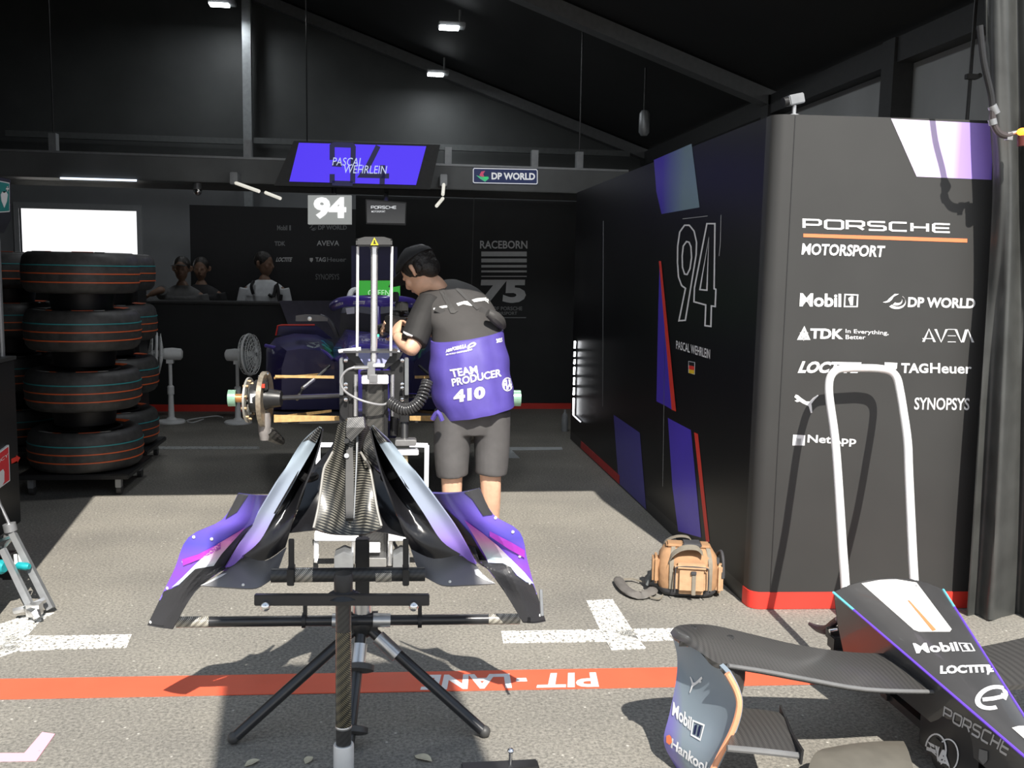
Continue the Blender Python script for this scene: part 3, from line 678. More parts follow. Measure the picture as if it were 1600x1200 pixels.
patch([[(484, 403), (489, 403), (489, 407), (486.5, 410), (484, 407)]], SWP, GREYP, sw, 'emblem'); letters('TAG', rq(493, 402, 509, 409), SWP, GREYP, sw, bold=.03); letters('Heuer', rq(511, 402, 541, 409), SWP, DIMP, sw, bold=.02)
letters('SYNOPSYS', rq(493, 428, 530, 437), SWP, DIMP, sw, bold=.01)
# counter in front of it
DC = 9.7
q0 = W(222, 470, DC); q1 = W(552, 470, DC)
ct = thing('counter', 'long black counter with red foot strip in front of the dim sponsor wall', 'counter', ((q0.x + q1.x) / 2, DC, 0))
b = MB(); b.mm((q0.x, DC, .07), (q1.x, DC + .4, q0.z - .02)); b.build('front', DARK, ct, smooth=0)
b = MB(); b.mm((q0.x - .02, DC - .02, q0.z - .019), (q1.x, DC + .42, q0.z)); b.build('top', MBLACK, ct, smooth=0)
b = MB(); b.mm((q0.x, DC - .003, 0), (q1.x, DC + .4, .068)); b.build('kick_strip', RED, ct, smooth=0)
b = MB(); b.prism([W(436, 470, DC - .03), W(548, 470, DC - .03), W(548, 560, DC - .03), W(470, 560, DC - .03)], (0, .025, 0)); b.build('grey_panel', mat('violet_grey_panel', (.09, .085, .13), .5, noise_amt=.1), ct, smooth=0)
# gantry
DG = 8.6
ga0 = W(-150, 232, DG); ga1 = W(982, 264, DG); zt = W(400, 247, DG).z; zb = W(400, 287, DG).z
gn = thing('overhead_gantry', 'long dark gantry beam with thin bright edges hanging across the garage', 'gantry', (0, DG, zb))
b = MB(); b.mm((ga0.x, DG, zb), (ga1.x, DG + .28, zt)); beam = b.build('beam', mat('gantry_grey', (.13, .135, .135), .4, .2, noise_amt=.3, nscale=1.5), gn, bevel=.006)
b = MB(); b.mm((ga0.x, DG - .006, zt - .012), (ga1.x, DG + .02, zt + .006)); b.build('top_edge', ALUD, gn, smooth=0)
b = MB(); b.mm((ga0.x, DG + .29, zb + .02), (ga1.x, DG + 1.2, zb + .05)); b.build('underside_tray', mat('tray_grey', (.2, .2, .2), .6, noise_amt=.15), gn, smooth=0)
b = MB(); x0 = W(95, 282, DG).x; x1 = W(214, 284, DG).x; b.cyl(V((x0, DG - .01, zb - .004)), V((x1, DG - .01, zb - .004)), .008, 8); b.build('light_line', mat('cold_led', (.8, .85, 1), .4, emit=(.75, .85, 1), es=2.0, noise_amt=.01), gn)
for xx in (85, 388, 835, 905, 700):
    b = MB(); h = W(xx, 250, DG + .12); b.mm((h.x - .03, DG + .08, zt - .005), (h.x + .03, DG + .16, zt + .16)); b.build('hanger', ALUD, gn, smooth=0)
for xx in (85, 905, 480):
    b = MB(); h = W(xx, 250, DG + .12); b.cyl(V((h.x, DG + .12, zt + .15)), V((h.x, DG + .12, roof_z(h.x))), .006, 6); b.build('cable', BLACK, gn)
GP = (V((0, DG, 0)), V((0, -1, 0)))
pd = quadmap([(738, 262), (841, 264), (841, 289), (738, 287)])
sg = [W(739, 262, DG - .012), W(840, 264, DG - .012), W(840, 288.5, DG - .012), W(739, 286.5, DG - .012)]
sgn = thing('sponsor_plate', 'small navy sponsor plate with a white border on the gantry beam', 'sign', tuple(sg[3]))
b = MB(); b.prism(sg, (0, .01, 0)); b.build('plate', mat('navy_print', (.02, .03, .10), .4, emit=(.05, .07, .2), es=.25, noise_amt=.02), sgn, smooth=0)
PP = (V((0, DG - .012, 0)), V((0, -1, 0)))
LITW = mat('backlit_white', (.8, .8, .8), .5, emit=(.8, .82, .85), es=.55, noise_amt=.01)
patch(ribbons([([(741, 263), (838, 265), (839.5, 267), (839.5, 286), (838, 287.5), (741, 285.5), (739.5, 284), (739.5, 265)], True)], 1.2), PP, LITW, sgn, 'border')
letters('DP WORLD', rq(768, 269.5, 836, 280.5, .012), PP, LITW, sgn, bold=.035)
patch([[(744, 274), (752, 276), (760, 281), (763, 276), (764, 279), (758, 284), (751, 280)]], PP, mat('green_mark', (.1, .6, .3), .5, emit=(.1, .6, .3), es=.4, noise_amt=.01), sgn, 'emblem')
patch([[(749, 274), (752, 268), (758, 267), (755, 272), (757, 277), (752, 276)]], PP, mat('rose_mark', (.7, .1, .2), .5, emit=(.7, .1, .2), es=.4, noise_amt=.01), sgn, 'emblem')
# blue driver screen
DSN = 8.35
sc = thing('driver_screen', 'slanted violet-blue screen showing a driver name and dark number on the gantry', 'screen', tuple(W(560, 293, DSN)))
b = MB(); b.prism([W(459, 220, DSN), W(688, 226, DSN), W(672, 296, DSN), W(428, 290, DSN)], (0, .1, 0)); b.build('housing', MBLACK, sc, smooth=0)
b = MB(); b.prism([W(467, 223, DSN - .006), W(666, 228.5, DSN - .006), W(650, 289, DSN - .006), W(452, 283.5, DSN - .006)], (0, .004, 0))
b.build('display', mat('violet_display', (.05, .03, .4), .4, emit=(.075, .035, .80), es=1.0, noise_amt=.0), sc, smooth=0)
SNP = (V((0, DSN - .008, 0)), V((0, -1, 0)))
DK = mat('dark_screen_mark', (.02, .02, .05), .5, emit=(.015, .015, .05), es=1, noise_amt=0)
patch(ribbons([([(519, 286), (519, 272)], 0), ([(519, 250), (519, 228), (522, 226), (550, 227), (552, 230), (551, 286)], 0), ([(519, 256), (534, 257)], 0), ([(519, 286), (551, 287)], 0), ([(591, 228), (575, 260), (565, 274), (608, 275)], 0), ([(598, 258), (597, 288)], 0)], 8), SNP, DK, sc, 'number')
SLT = mat('screen_lettering', (.5, .55, .75), .5, emit=(.5, .56, .78), es=.8, noise_amt=0)
letters('PASCAL', rq(521, 246, 568, 258.5, .02, -.15), SNP, SLT, sc, lift=.004, bold=0)
letters('WEHRLEIN', rq(538, 258, 605, 270.5, .02, -.15), SNP, SLT, sc, lift=.004, bold=0)
# lit 94 board and small monitor
D9 = 8.0
bd = thing('number_board', 'lit pale grey board with a bold white 94 under the gantry', 'sign', tuple(W(515, 350, D9)))
b = MB(); b.pxbox(481, 305, 549, 350, D9, .12); b.build('board', mat('lit_grey_board', (.3, .31, .3), .5, emit=(.30, .31, .30), es=.75, noise_amt=.02), bd, smooth=0)  # glow put in for the light the screen throws on it
b = MB(); b.mm(tuple(W(500, 304, D9 + .13)), tuple(W(530, 306, D9 + .17)))
b.mm(tuple(W(505, 304, D9 + .15)), tuple(V((W(525, 304, D9 + .15).x, DG + .06, W(525, 300, D9).z)))); b.cyl(V((W(515, 300, D9).x, DG + .03, W(525, 304, D9).z)), V((W(515, 300, D9).x, DG + .03, zb - .001)), .02); b.build('bracket', MBLACK, bd, smooth=0)
letters('94', rq(490, 308, 541, 342), (V((0, D9 - .001, 0)), V((0, -1, 0))), mat('lit_white', (.9, .9, .9), .5, emit=(1, 1, .98), es=.9, noise_amt=0), bd, bold=.05, name='number')
mo = thing('monitor', 'small dark monitor with tiny white lettering hung beside the lit 94 board', 'monitor', tuple(W(603, 352, D9)))
b = MB(); b.prism([W(571, 311, D9), W(635, 316, D9), W(634, 352, D9), W(572, 350, D9)], (0, .06, 0)); b.build('housing', BLACK, mo, smooth=0)
b = MB(); b.prism([W(573, 313, D9 - .004), W(633.5, 318, D9 - .004), W(632.5, 349, D9 - .004), W(573.5, 348, D9 - .004)], (0, .003, 0))
b.build('display', ramp_mat('grey_display', [(0, (.055, .055, .055)), (1, (.02, .02, .022))], 'Z', 0, .2, .3, emit=.9), mo, smooth=0)
b = MB(); b.tube([W(603, 318, D9 + .04), W(603, 314, D9 + .2), V((W(603, 300, D9).x, DG + .05, zb - .05)), V((W(603, 300, D9).x, DG + .05, zb - .001))], .02); b.build('bracket', MBLACK, mo)
MP = (V((0, D9 - .005, 0)), V((0, -1, 0)))
wide_word('PORSCHE', rq(580, 322, 619, 326), MP, LITW, mo, pen=.22); letters('MOTORSPORT', rq(580.5, 329, 602, 332), MP, LITW, mo)
# light arms and dome camera under the gantry
def arm(name, label, pts):
    t = thing(name, label, 'light', tuple(W(*pts[0], 8.4)))
    b = MB(); q = W(*pts[0], 8.4); b.mm((q.x - .03, 8.36, q.z - .04), (q.x + .03, DG - .0002, q.z + .06)); b.build('mount', ALUD, t, bevel=.005)
    for a, c in zip(pts[1::2], pts[2::2]):
        b = MB(); b.cyl(W(*a, 8.38), W(*c, 8.2), .014, 8); b.build('tube', mat('warm_led', (.8, .78, .7), .4, emit=(.85, .82, .72), es=.75, noise_amt=0), t)
    return t
arm('light_arm', 'slanted light tube under the gantry left of the violet screen', [(366, 281), (366, 285), (405, 299), (415, 301), (438, 310)])
arm('light_arm', 'upright light tube on the gantry right of the violet screen', [(693, 284), (693.5, 287), (692, 304), (692, 310), (682, 322)])
dc = thing('dome_camera', 'small grey dome camera hanging from the gantry over the counter', 'camera', tuple(W(308, 285, 8.7)))
b = MB(); b.lathe([(.03, 0), (.034, -.02), (.036, -.05)], W(308, 286, 8.7), seg=16); b.build('housing', ALUD, dc)
b = MB(); b.ball(W(309, 299, 8.7), .036, 14); b.build('dome', CHROME, dc)
# ceiling lamps
def lampf(label, px, py, D, wdt):
    c = W(px, py, D); t = thing('ceiling_lamp', label, 'lamp', tuple(c), 'floodlights under the roof')
    b = MB(); b.box(c + V((0, .02, .03)), (wdt, .14, .05)); b.build('housing', ALUD, t, bevel=.008)
    b = MB(); b.box(c + V((-wdt * .1, .0, 0)), (wdt * .72, .13, .02)); b.build('diffuser', mat('lamp_glow', (1, 1, 1), .4, emit=(.93, .97, 1), es=14.0, noise_amt=0), t, bevel=.004)
    b = MB(); b.cyl(c + V((wdt * .3, .02, .04)), V((c.x + wdt * .3, c.y + .02, roof_z(c.x + wdt * .3))), .012); b.build('stalk', ALUD, t)
    l = bpy.data.lights.new('lamp_light', 'AREA'); l.energy = 8; l.size = .2; l.color = (.93, .97, 1)
    lo = bpy.data.objects.new('lamp_light', l); COL.objects.link(lo); lo.parent = t; lo.location = (0, 0, -.05)
lampf('white floodlight nearest the roof ridge at the top left', 347, 8, 11.7, .30)
lampf('larger white floodlight under the middle of the roof slope', 706, 44, 9.6, .26)
lampf('lower white floodlight close to the back gable', 684, 117, 11.8, .26)
sp = thing('hanging_speaker', 'small dark cylinder hanging in the shadow at the low end of the roof', 'speaker', tuple(W(1006, 215, 9.0)))
b = MB(); b.lathe([(.03, 0), (.05, .03), (.05, .2), (.03, .23)], W(1006, 212, 9.0), seg=14); b.build('body', ALUD, sp)
b = MB(); c = W(1006, 190, 9.0); b.cyl(c, V((c.x, c.y, roof_z(c.x))), .008); b.build('cable', BLACK, sp)
# ------------------------------------------------------------------ fans
def fan(px, py, turn, label):
    base = G(px, py); t = thing('pedestal_fan', label, 'fan', tuple(base), 'white pedestal fans by the counter')
    B = V(base); s = turn
    b = MB(); b.lathe([(.005, 0), (.125, 0), (.125, .012), (.115, .022), (.05, .03), (.03, .05), (.02, .05)], B, seg=28); b.build('base', WHITEP, t)
    b = MB(); b.tube([B + V((0, 0, .03)), B + V((0, 0, .28))], [.028, .022], 14); b.lathe([(.03, .26), (.03, .33), (.022, .34)], B, seg=14); b.cyl(B + V((0, 0, .32)), B + V((0, 0, .56)), .016); b.build('pole', WHITEP, t)
    b = MB(); c = B + V((0, 0, .63)); ax = V((s * .96, -.25, .05)).normalized()
    b.lathe([(.03, -.11), (.052, -.095), (.058, -.02), (.05, .05), (.03, .07)], c, ax, 18); b.box(c - V((0, 0, .06)), (.06, .05, .05)); b.build('motor', WHITEP, t)
    cg = c + ax * .12; u = V((0, 0, 1)); u = (u - ax * u.dot(ax)).normalized(); v = ax.cross(u)
    for kk in range(2):
        cc_ = cg + ax * (.035 * (1 - 2 * kk)); g = MB()
        for rr in (.18, .145, .11, .075, .04):
            g.tube([cc_ + ax * ((.03 if kk == 0 else -.03) * (1 - rr / .18)) + (u * math.cos(a) + v * math.sin(a)) * rr for a in [2 * math.pi * i / 28 for i in range(29)]], .0035, 5, caps=False)
        for i in range(24):
            a = 2 * math.pi * i / 24; d = u * math.cos(a) + v * math.sin(a)
            g.tube([cc_ + ax * (.03 if kk == 0 else -.03) + d * .02, cc_ + d * .18], .0025, 4, caps=False)
        g.build('front_guard' if kk == 0 else 'rear_guard', WHITEP, t, smooth=60)
    g = MB(); g.tube([cg + (u * math.cos(a) + v * math.sin(a)) * .183 for a in [2 * math.pi * i / 28 for i in range(29)]], .012, 8, caps=False); g.build('rim', WHITEP, t, smooth=60)
    for i in range(3):
        a = 2 * math.pi * i / 3; d = u * math.cos(a) + v * math.sin(a); e = u * -math.sin(a) + v * math.cos(a)
        g = MB(); g.grid([[cg + d * .03 - e * .02 - ax * .012, cg + d * .03 + e * .02 + ax * .012], [cg + d * .1 - e * .05 - ax * .02, cg + d * .1 + e * .05 + ax * .015], [cg + d * .16 - e * .04 - ax * .018, cg + d * .16 + e * .045 + ax * .01]], 3, 3, .003)
        g.build('blade', mat('clear_grey_blade', (.4, .42, .43), .3, noise_amt=.03), t)
    g = MB(); g.lathe([(.03, -.02), (.03, .02), (.02, .035)], cg, ax, 14); g.build('hub', WHITEP, t)
fan(268, 660, -1, 'white pedestal fan facing left, farther left of the two by the counter')
fan(372, 661, 1, 'white pedestal fan facing right, behind the bare wheel hub')
cbl = MB(); cbl.tube([G(292, 657, .006), G(300, 655, .006), G(320, 652, .006), G(338, 650, .006), G(348, 652, .006)], .006, 6, 5); cbl.tube([G(293, 659, .006), G(302, 660, .006), G(318, 655, .006)], .005, 6, 4)
c0 = G(284, 657); tag(set_origin(cbl.build('power_cord', WHITEP), c0), 'thin white fan cord lying on the dark floor between the two fans', 'cord')
# ------------------------------------------------------------------ tyres
TW = .26
SIDEORANGE = mat('orange_sidewall_mark', (.8, .13, .03), .5, emit=None, noise_amt=.05)
SIDEGREY = mat('grey_sidewall_mark', (.5, .5, .5), .5, noise_amt=.1)
LTEAL = mat('teal_line', (.04, .3, .32), .5, noise_amt=.05); LORNG = mat('orange_line', (.75, .14, .04), .5, noise_amt=.05)
RIMM = mat('dark_rim', (.010, .010, .011), .45, .2, noise_amt=.1)
def make_tyre(label, c, R, group, rb=.105):
    """tyre lying flat, axis up; c = centre of the underside"""
    t = thing('racing_tyre', label, 'tyre', c, group); h = TW; C = V(c)
    k = R / .34
    prof = [(.225 * k, .035), (.26 * k, .012), (.295 * k, .004), (R - .03, .012), (R - .012, .035), (R - .004, .075), (R, h / 2), (R - .004, h - .075), (R - .012, h - .035), (R - .03, h - .012), (.295 * k, h - .004), (.26 * k, h - .012), (.225 * k, h - .035), (.21 * k, h - .06), (.21 * k, .06), (.225 * k, .035)]
    b = MB(); b.lathe(prof, C, seg=56, caps=False); b.build('tread', RUBBER, t, smooth=50)
    for zz, m, nm in ((.175, LTEAL, 'tread_line'), (.125, LORNG, 'tread_line'), (.072, LORNG, 'tread_line')):
        rr = R - .0035 * (abs(zz - h / 2) / .08) ** 2
        b = MB(); b.lathe([(rr - .002, zz - .0035), (rr + .0014, zz - .0035), (rr + .0014, zz + .0035), (rr - .002, zz + .0035)], C, seg=56, caps=False); b.build(nm, m, t, smooth=50)
    b = MB(); b.lathe([(.212 * k, .02), (.19 * k, .0), (.178 * k, -rb + .005), (.17 * k, -rb), (.16 * k, -rb + .005), (.185 * k, h / 2 - .02), (.05, h / 2 + .0), (.05, h / 2 + .03), (.18 * k, h / 2 + .02), (.19 * k, h - .012), (.205 * k, h - .004), (.217 * k, h - .012), (.212 * k, h - .02)], C, seg=40, caps=False); b.build('rim', RIMM, t, smooth=40)
    for a0, a1, m in ((-2.35, -1.95, SIDEGREY), (-1.95, -1.83, SIDEORANGE), (-1.42, -1.02, SIDEORANGE), (-1.0, -.8, SIDEGREY), (.8, 1.2, SIDEORANGE), (1.9, 2.3, SIDEGREY)):
        b = MB(); n = 8; r0, r1 = .262 * k, .3 * k; z0 = h - .0105; z1 = h - .0035
        b.loft([[C + V((r0 * math.cos(a), r0 * math.sin(a), z0)), C + V((r1 * math.cos(a), r1 * math.sin(a), z1)), C + V((r1 * math.cos(a), r1 * math.sin(a), z1 + .002)), C + V((r0 * math.cos(a), r0 * math.sin(a), z0 + .002))] for a in [a0 + (a1 - a0) * i / n for i in range(n + 1)]])
        b.build('sidewall_mark', m, t, smooth=0)
    return t
tz = [.142, .52, .895, 1.25]
def stack(x, y, R, labels, group, zs, first=None, turn=0.0):
    o = None
    for i, z in enumerate(zs):
        jx = random.uniform(-.008, .008)
        if i == 0: make_tyre(labels[i], (x + jx, y, z), R, group, 0.0)
        elif first is None and o is None: o = first = make_tyre(labels[i], (x + jx, y, z), R, group)
        else: o = dup(first, (x + jx, y, z), turn + random.uniform(-.08, .08), labels[i], group)
    return first
pc = W(136, 700, 6.42)
names = ['bottom', 'second from the bottom', 'third from the bottom', 'top']
FT = stack(pc.x, pc.y, .348, ['black slick tyre at the %s of the front stack on the wheeled dolly' % n for n in ('bottom', 'second level', 'third level', 'top')], 'tyres of the front stack', tz)
pr = W(172, 700, 7.2)
stack(pr.x, pr.y, .348, ['dark slick tyre at the %s of the stack behind, on the right' % n for n in ('bottom', 'second level', 'third level', 'top')], 'tyres of the stack behind on the right', tz, FT)
plf = W(20, 700, 7.35)
stack(plf.x, plf.y, .348, ['dark slick tyre at the %s of the stack behind, on the left' % n for n in ('bottom', 'second level', 'third level', 'top')], 'tyres of the stack behind on the left', tz, FT)
def dolly(c, label):
    t = thing('tyre_dolly', label, 'dolly', (c.x, c.y, 0), 'wheeled dollies under the tyre stacks'); B = V((c.x, c.y, 0))
    b = MB(); b.mm((c.x - .33, c.y - .30, .105), (c.x + .33, c.y + .30, .138)); b.build('deck', BLACK, t, bevel=.006)
    for sx in (-1, 1):
        for sy in (-1, 1):
            q = B + V((sx * .26, sy * .25, 0)); b = MB(); b.box(q + V((0, 0, .076)), (.035, .05, .056)); cst = b.build('caster', ALUD, t, bevel=.003)
            b = MB(); b.cyl(q + V((-.014, .012, .03)), q + V((.014, .012, .03)), .03, 16); b.build('wheel', RUBBER, cst)
    return t
dl = dolly(pc, 'low black dolly on casters under the front tyre stack')
for p, l in ((pr, 'low black dolly under the tyre stack behind, on the right'), (plf, 'low black dolly under the tyre stack behind, on the left')): dup(dl, (p.x, p.y, 0), 0, l)
# equipment rack seen between the tyres
rk = thing('equipment_rack', 'dark equipment rack with small blue and white lights seen between the stacked tyres', 'rack', tuple(W(130, 640, 8.2)))
q0 = W(48, 470, 8.2); q1 = W(215, 470, 8.2); rk.location = ((q0.x + q1.x) / 2, 8.2, 0)
b = MB(); b.mm((q0.x, 8.2, .0), (q1.x, 8.5, W(130, 452, 8.2).z)); b.build('case', BLACK, rk, bevel=.008)
for x0, y0, x1, y1, m in ((104, 458, 126, 465, ('pale_display', (.3, .35, .4), .5)), (104, 474, 128, 477, ('pale_display', (.3, .35, .4), .5)), (179, 469, 186, 473, ('blue_light', (.1, .2, .9), 2.0)), (150, 459, 163, 461, ('pale_light', (.6, .6, .6), .6)), (92, 457, 94, 466, ('pale_light', (.6, .6, .6), .6)), (150, 483, 195, 485, ('pale_light', (.6, .6, .6), .6)), (110, 543, 165, 545.5, ('pale_light', (.6, .6, .6), .6))):
    b = MB(); b.pxbox(x0, y0, x1, y1, 8.19, .01); b.build('indicator', mat(m[0], m[1], .4, emit=m[1], es=m[2], noise_amt=0), rk, smooth=0)
# ------------------------------------------------------------------ left side: cupboard, defibrillator and extinguisher signs
e = G(33, 815); top = W(33, 556, e.y).z; XL = e.x
cb = thing('cupboard', 'low black cupboard at the left edge carrying the red fire sign', 'cupboard', (XL - .3, e.y - .6, 0))
b = MB(); b.mm((XL - .5, e.y - 1.1, 0), (XL, e.y, top - .02)); cbo = b.build('body', BLACK, cb, bevel=.004)
b = MB(); b.mm((XL - .5, e.y - 1.1, top - .019), (XL + .008, e.y + .008, top)); b.build('top', MBLACK, cb, smooth=0)
LP = (V((XL, 0, 0)), V((1, 0, 0))); LP2 = (V((XL - .02, 0, 0)), V((1, 0, 0)))
def OL(x, y): return OnP(x, y, *LP2)
pz = OL(7, 450); hb = OL(10, 366)
ps = thing('sign_post', 'grey metal post standing on the low black cupboard at the left edge', 'post', (pz.x - .03, pz.y, top))
b = MB(); b.cyl(V((pz.x - .03, pz.y, top)), V((pz.x - .03, pz.y, OL(7, 373).z)), .018); b.build('tube', ALUD, ps)
ae = thing('defibrillator_box', 'dark box with a green and white heart sign on the grey post', 'box', (pz.x - .03, pz.y, hb.z))
b = MB(); b.prism([OL(-60, 262), OL(16.5, 281), OL(17, 342), OL(6, 364), OL(-60, 372)], (-.2, 0, 0)); b.build('box', BLACK, ae, smooth=0)
AEP = (V((XL - .018, 0, 0)), V((1, 0, 0)))
patch([[(-30, 276.5), (14.5, 285.5), (14.8, 331), (-30, 334)]], AEP, WHITE, ae, 'sign_border')
patch([[(-29, 278), (13.5, 287), (13.8, 329.5), (-29, 332.5)]], AEP, mat('green_sign', (.01, .22, .2), .5, noise_amt=.03), ae, 'sign', .003)
patch([[(5.5, 325), (1, 314), (0, 304), (2.5, 299), (5.5, 302), (8.5, 299), (11, 304), (9.5, 315)]], AEP, WHITE, ae, 'heart', .004)
patch([[(9.6, 291), (11, 291), (11, 294), (13, 294), (13, 296), (11, 296), (11, 299), (9.6, 299), (9.6, 296), (8, 296), (8, 294), (9.6, 294)]], AEP, WHITE, ae, 'cross', .004)
q = OnP(5, 765, *LP)
fs = thing('fire_sign', 'red fire extinguisher sign with a white border on the low black cupboard', 'sign', (q.x, q.y, q.z))
FSP = (V((XL + .012, 0, 0)), V((1, 0, 0)))
b = MB(); b.prism([OnP(x, y, *FSP) for x, y in ((-40, 736), (14, 695), (15.8, 751), (-40, 792))], (-.011, 0, 0)); b.build('plate', WHITE, fs, smooth=0)
patch([[(-40, 738.5), (12.8, 698), (14.5, 750), (-40, 790)]], FSP, mat('sign_red', (.75, .04, .05), .5, noise_amt=.04), fs, 'panel', .001)
patch([[(-4, 742), (0, 736), (4, 733), (6, 737), (6, 752), (2, 760), (-4, 764)]], FSP, WHITE, fs, 'pictogram', .003)
letters('EMERGENCY', [(-38, 744), (12, 708), (12, 713), (-38, 750)], FSP, WHITE, fs, lift=.003)
patch([[(17, 717), (25, 713.5), (24.5, 711), (31, 715), (27, 723), (26.5, 720), (17, 725)]], LP, RED, cb, 'red_arrow', .002)
# ------------------------------------------------------------------ silver quick-lift stand at the left edge
DL = 4.15
qs = thing('quick_lift_stand', 'silver sloping metal lift stand with turquoise knobs at the left edge of the asphalt', 'stand', tuple(G(60, 965)))
def P_(x, y, d=DL): return W(x, y, d)
b = MB(); b.tube([P_(15, 824), P_(80, 951, 4.05)], [.017, .02], 4); b.build('leg', ALUD, qs, smooth=0)
b = MB(); b.tube([P_(4, 858, 4.05), P_(46, 944, 3.98)], [.016, .018], 4); b.build('leg', ALUD, qs, smooth=0)
b = MB(); b.tube([P_(-10, 760), P_(0, 788), P_(15, 820)], .007, 8); b.build('rod', ALU, qs)
b = MB(); b.cyl(P_(14, 818), P_(17, 830), .026); b.build('collar', ALUD, qs)
b = MB(); b.tube([P_(-12, 850), P_(2, 842), P_(20, 836)], .012, 6); b.tube([P_(-12, 856), P_(6, 856), P_(20, 838)], .008, 6); b.build('brace', ALU, qs)
b = MB(); b.tube([P_(22, 955, 3.97), P_(42, 950, 3.97), P_(70, 937, 4.02)], .014, 6); b.box(P_(54, 952, 3.97), (.05, .05, .05)); b.tube([P_(40, 950, 3.97), P_(56, 958, 3.93), P_(59, 966, 3.92)], [.013, .02, .015], 6); b.build('foot_bracket', ALU, qs, smooth=30)
for x, y, rr in ((4, 886, .03), (42, 885, .016)):
    b = MB(); c = P_(x, y, 4.07); b.lathe([(rr * .5, -.05), (rr, -.04), (rr, .0), (rr * .7, .012)], c, (.9, -.3, 0), 12); b.build('knob', TEAL, qs)
b = MB(); b.box(P_(15, 883, 4.2), (.06, .08, .11)); b.build('damper_body', BLACK, qs, bevel=.01)
for x in (24, 31):
    b = MB(); b.cyl(P_(x, 866, 4.12), P_(x + 2, 890, 4.1), .007); b.build('spring_rod', WHITEP, qs)
# ------------------------------------------------------------------ foreground leaves and a peg
LEAF = mat('dry_leaf', (.5, .46, .34), .6, noise_amt=.2, nscale=30)
def leaf(c, dx, dy, wdt, label):
    d = V((dx, dy, 0)); n = V((-dy, dx, 0)).normalized() * wdt
    b = MB(); b.grid([[c, c, c], [c + d * .3 - n + V((0, 0, .006)), c + d * .3 + V((0, 0, .002)), c + d * .3 + n + V((0, 0, .006))], [c + d * .7 - n * .8 + V((0, 0, .008)), c + d * .7 + V((0, 0, .003)), c + d * .7 + n * .8 + V((0, 0, .008))], [c + d + V((0, 0, .004))] * 3], 3, 4, .0012)
    o = b.build('dry_leaf', LEAF, None, smooth=60); set_origin(o, c); tag(o, label, 'leaf', 'dry leaves on the asphalt')
z_ = V((0, 0, .002))
leaf(G(382, 1198) + z_, *(G(406, 1190) - G(382, 1198)).xy, .012, 'dry pale leaf beside the tip of the tripod left leg')
leaf(G(477, 1194) + z_, *(G(488, 1185) - G(477, 1194)).xy, .012, 'small pale leaf left of the silver stand foot')
leaf(G(648, 1181) + z_, *(G(675, 1192) - G(648, 1181)).xy, .016, 'large dry leaf right of the silver stand foot')
pg = thing('clamp_peg', 'small black bar with a shiny round bolt poking up at the bottom edge', 'clamp', tuple(G(797, 1215)))
zz = G(797, 1225)
b = MB(); b.box(V((zz.x - .03, zz.y, .03)), (.22, .05, .06)); b.build('bar', BLACK, pg, bevel=.004)
b = MB(); b.cyl(V((zz.x, zz.y, .055)), V((zz.x, zz.y, .1)), .005); b.ball(V((zz.x, zz.y, .1)), .01, 12, (1, 1, .8)); b.build('bolt', CHROME, pg)
# ------------------------------------------------------------------ bodywork on its tripod stand
st = thing('bodywork_stand', 'black carbon tube tripod stand with a silver foot holding the purple bodywork', 'stand', tuple(G(548, 1190)))
CT = mat('black_tube', (.022, .022, .024), .28, coat=.3, noise_amt=.15, nscale=30)
def tubepx(name, pts, r, m, parent, seg=14, sm=1, label=None):
    b = MB(); b.tube([W(*p) for p in pts], r, seg, sm); return b.build(name, m, parent, label=label)
fz = G(537, 1219)
b = MB(); b.cyl(V((fz.x, fz.y, .09)), V((fz.x, fz.y, W(537, 908, fz.y).z)), .0215, 18)
ft = b.build('front_post', CARBF, st)
b = MB(); z0 = W(537, 985, fz.y).z; z1 = W(537, 1135, fz.y).z; b.cyl(V((fz.x, fz.y, z1)), V((fz.x, fz.y, z0)), .0222, 20); b.build('carbon_band', carbon('gold_glint_carbon', 420, (.02, .02, .017), (.2, .17, .1), .25), ft)  # gold glints of the post painted into the weave
zs_ = W(537, 1162, fz.y).z
b = MB(); b.lathe([(.026, 0), (.029, .004), (.029, zs_ - .004), (.027, zs_)], V((fz.x, fz.y, 0)), seg=24); b.build('foot_sleeve', mat('silver_sleeve', (.72, .72, .71), .4, .3, noise_amt=.05), st, label='silver foot sleeve')
b = MB(); b.lathe([(.0225, 0), (.0235, .002), (.0235, .006), (.0225, .008)], V((fz.x, fz.y, W(537, 1137, fz.y).z)), seg=20, caps=False); b.build('ring', ALU, st)
DT = 3.0
hub = W(566, 972, DT)
b = MB(); b.ball(hub, .05, 18, (.85, .85, 1.1)); b.box(hub + V((0, 0, .0)), (.10, .06, .05)); b.build('hub', BLACK, st)
for (x, y), nm in (((365, 1162), 'leg'), ((757, 1152), 'leg'), ((545, 1172), 'leg')):
    g = G(x, y); d = (g - hub).normalized(); b = MB(); b.tube([hub + d * .03, g + V((0, 0, .016)) - d * .01], .0175, 14); lg = b.build(nm, CT, st)
    if x != 365:
        b = MB(); b.cyl(hub + d * .07, hub + d * .155, .0235, 18); b.build('collar', ALU, lg, label='silver collar')
    if x == 545:
        for f_ in (.42, .9):
            b = MB(); q = hub.lerp(g, f_) + V((.012, 0, .02)); b.lathe([(.03, -.012), (.042, -.008), (.042, .008), (.03, .012)], q, d, 20); b.build('clamp_ring', RUBBER, lg)
    b = MB(); b.ball(g + V((0, 0, .019)), .019, 12); b.build('tip', RUBBER, lg)
pw = W(566, 840, DT + .02); b = MB(); b.mm((hub.x - .022, DT - .005, hub.z), (hub.x + .022, DT + .035, pw.z)); b.build('rear_post', BLACK, st, bevel=.004)
b = MB(); b.cyl(hub + V((0, 0, .035)), hub + V((0, 0, .075)), .032); b.build('post_collar', ALU, st)
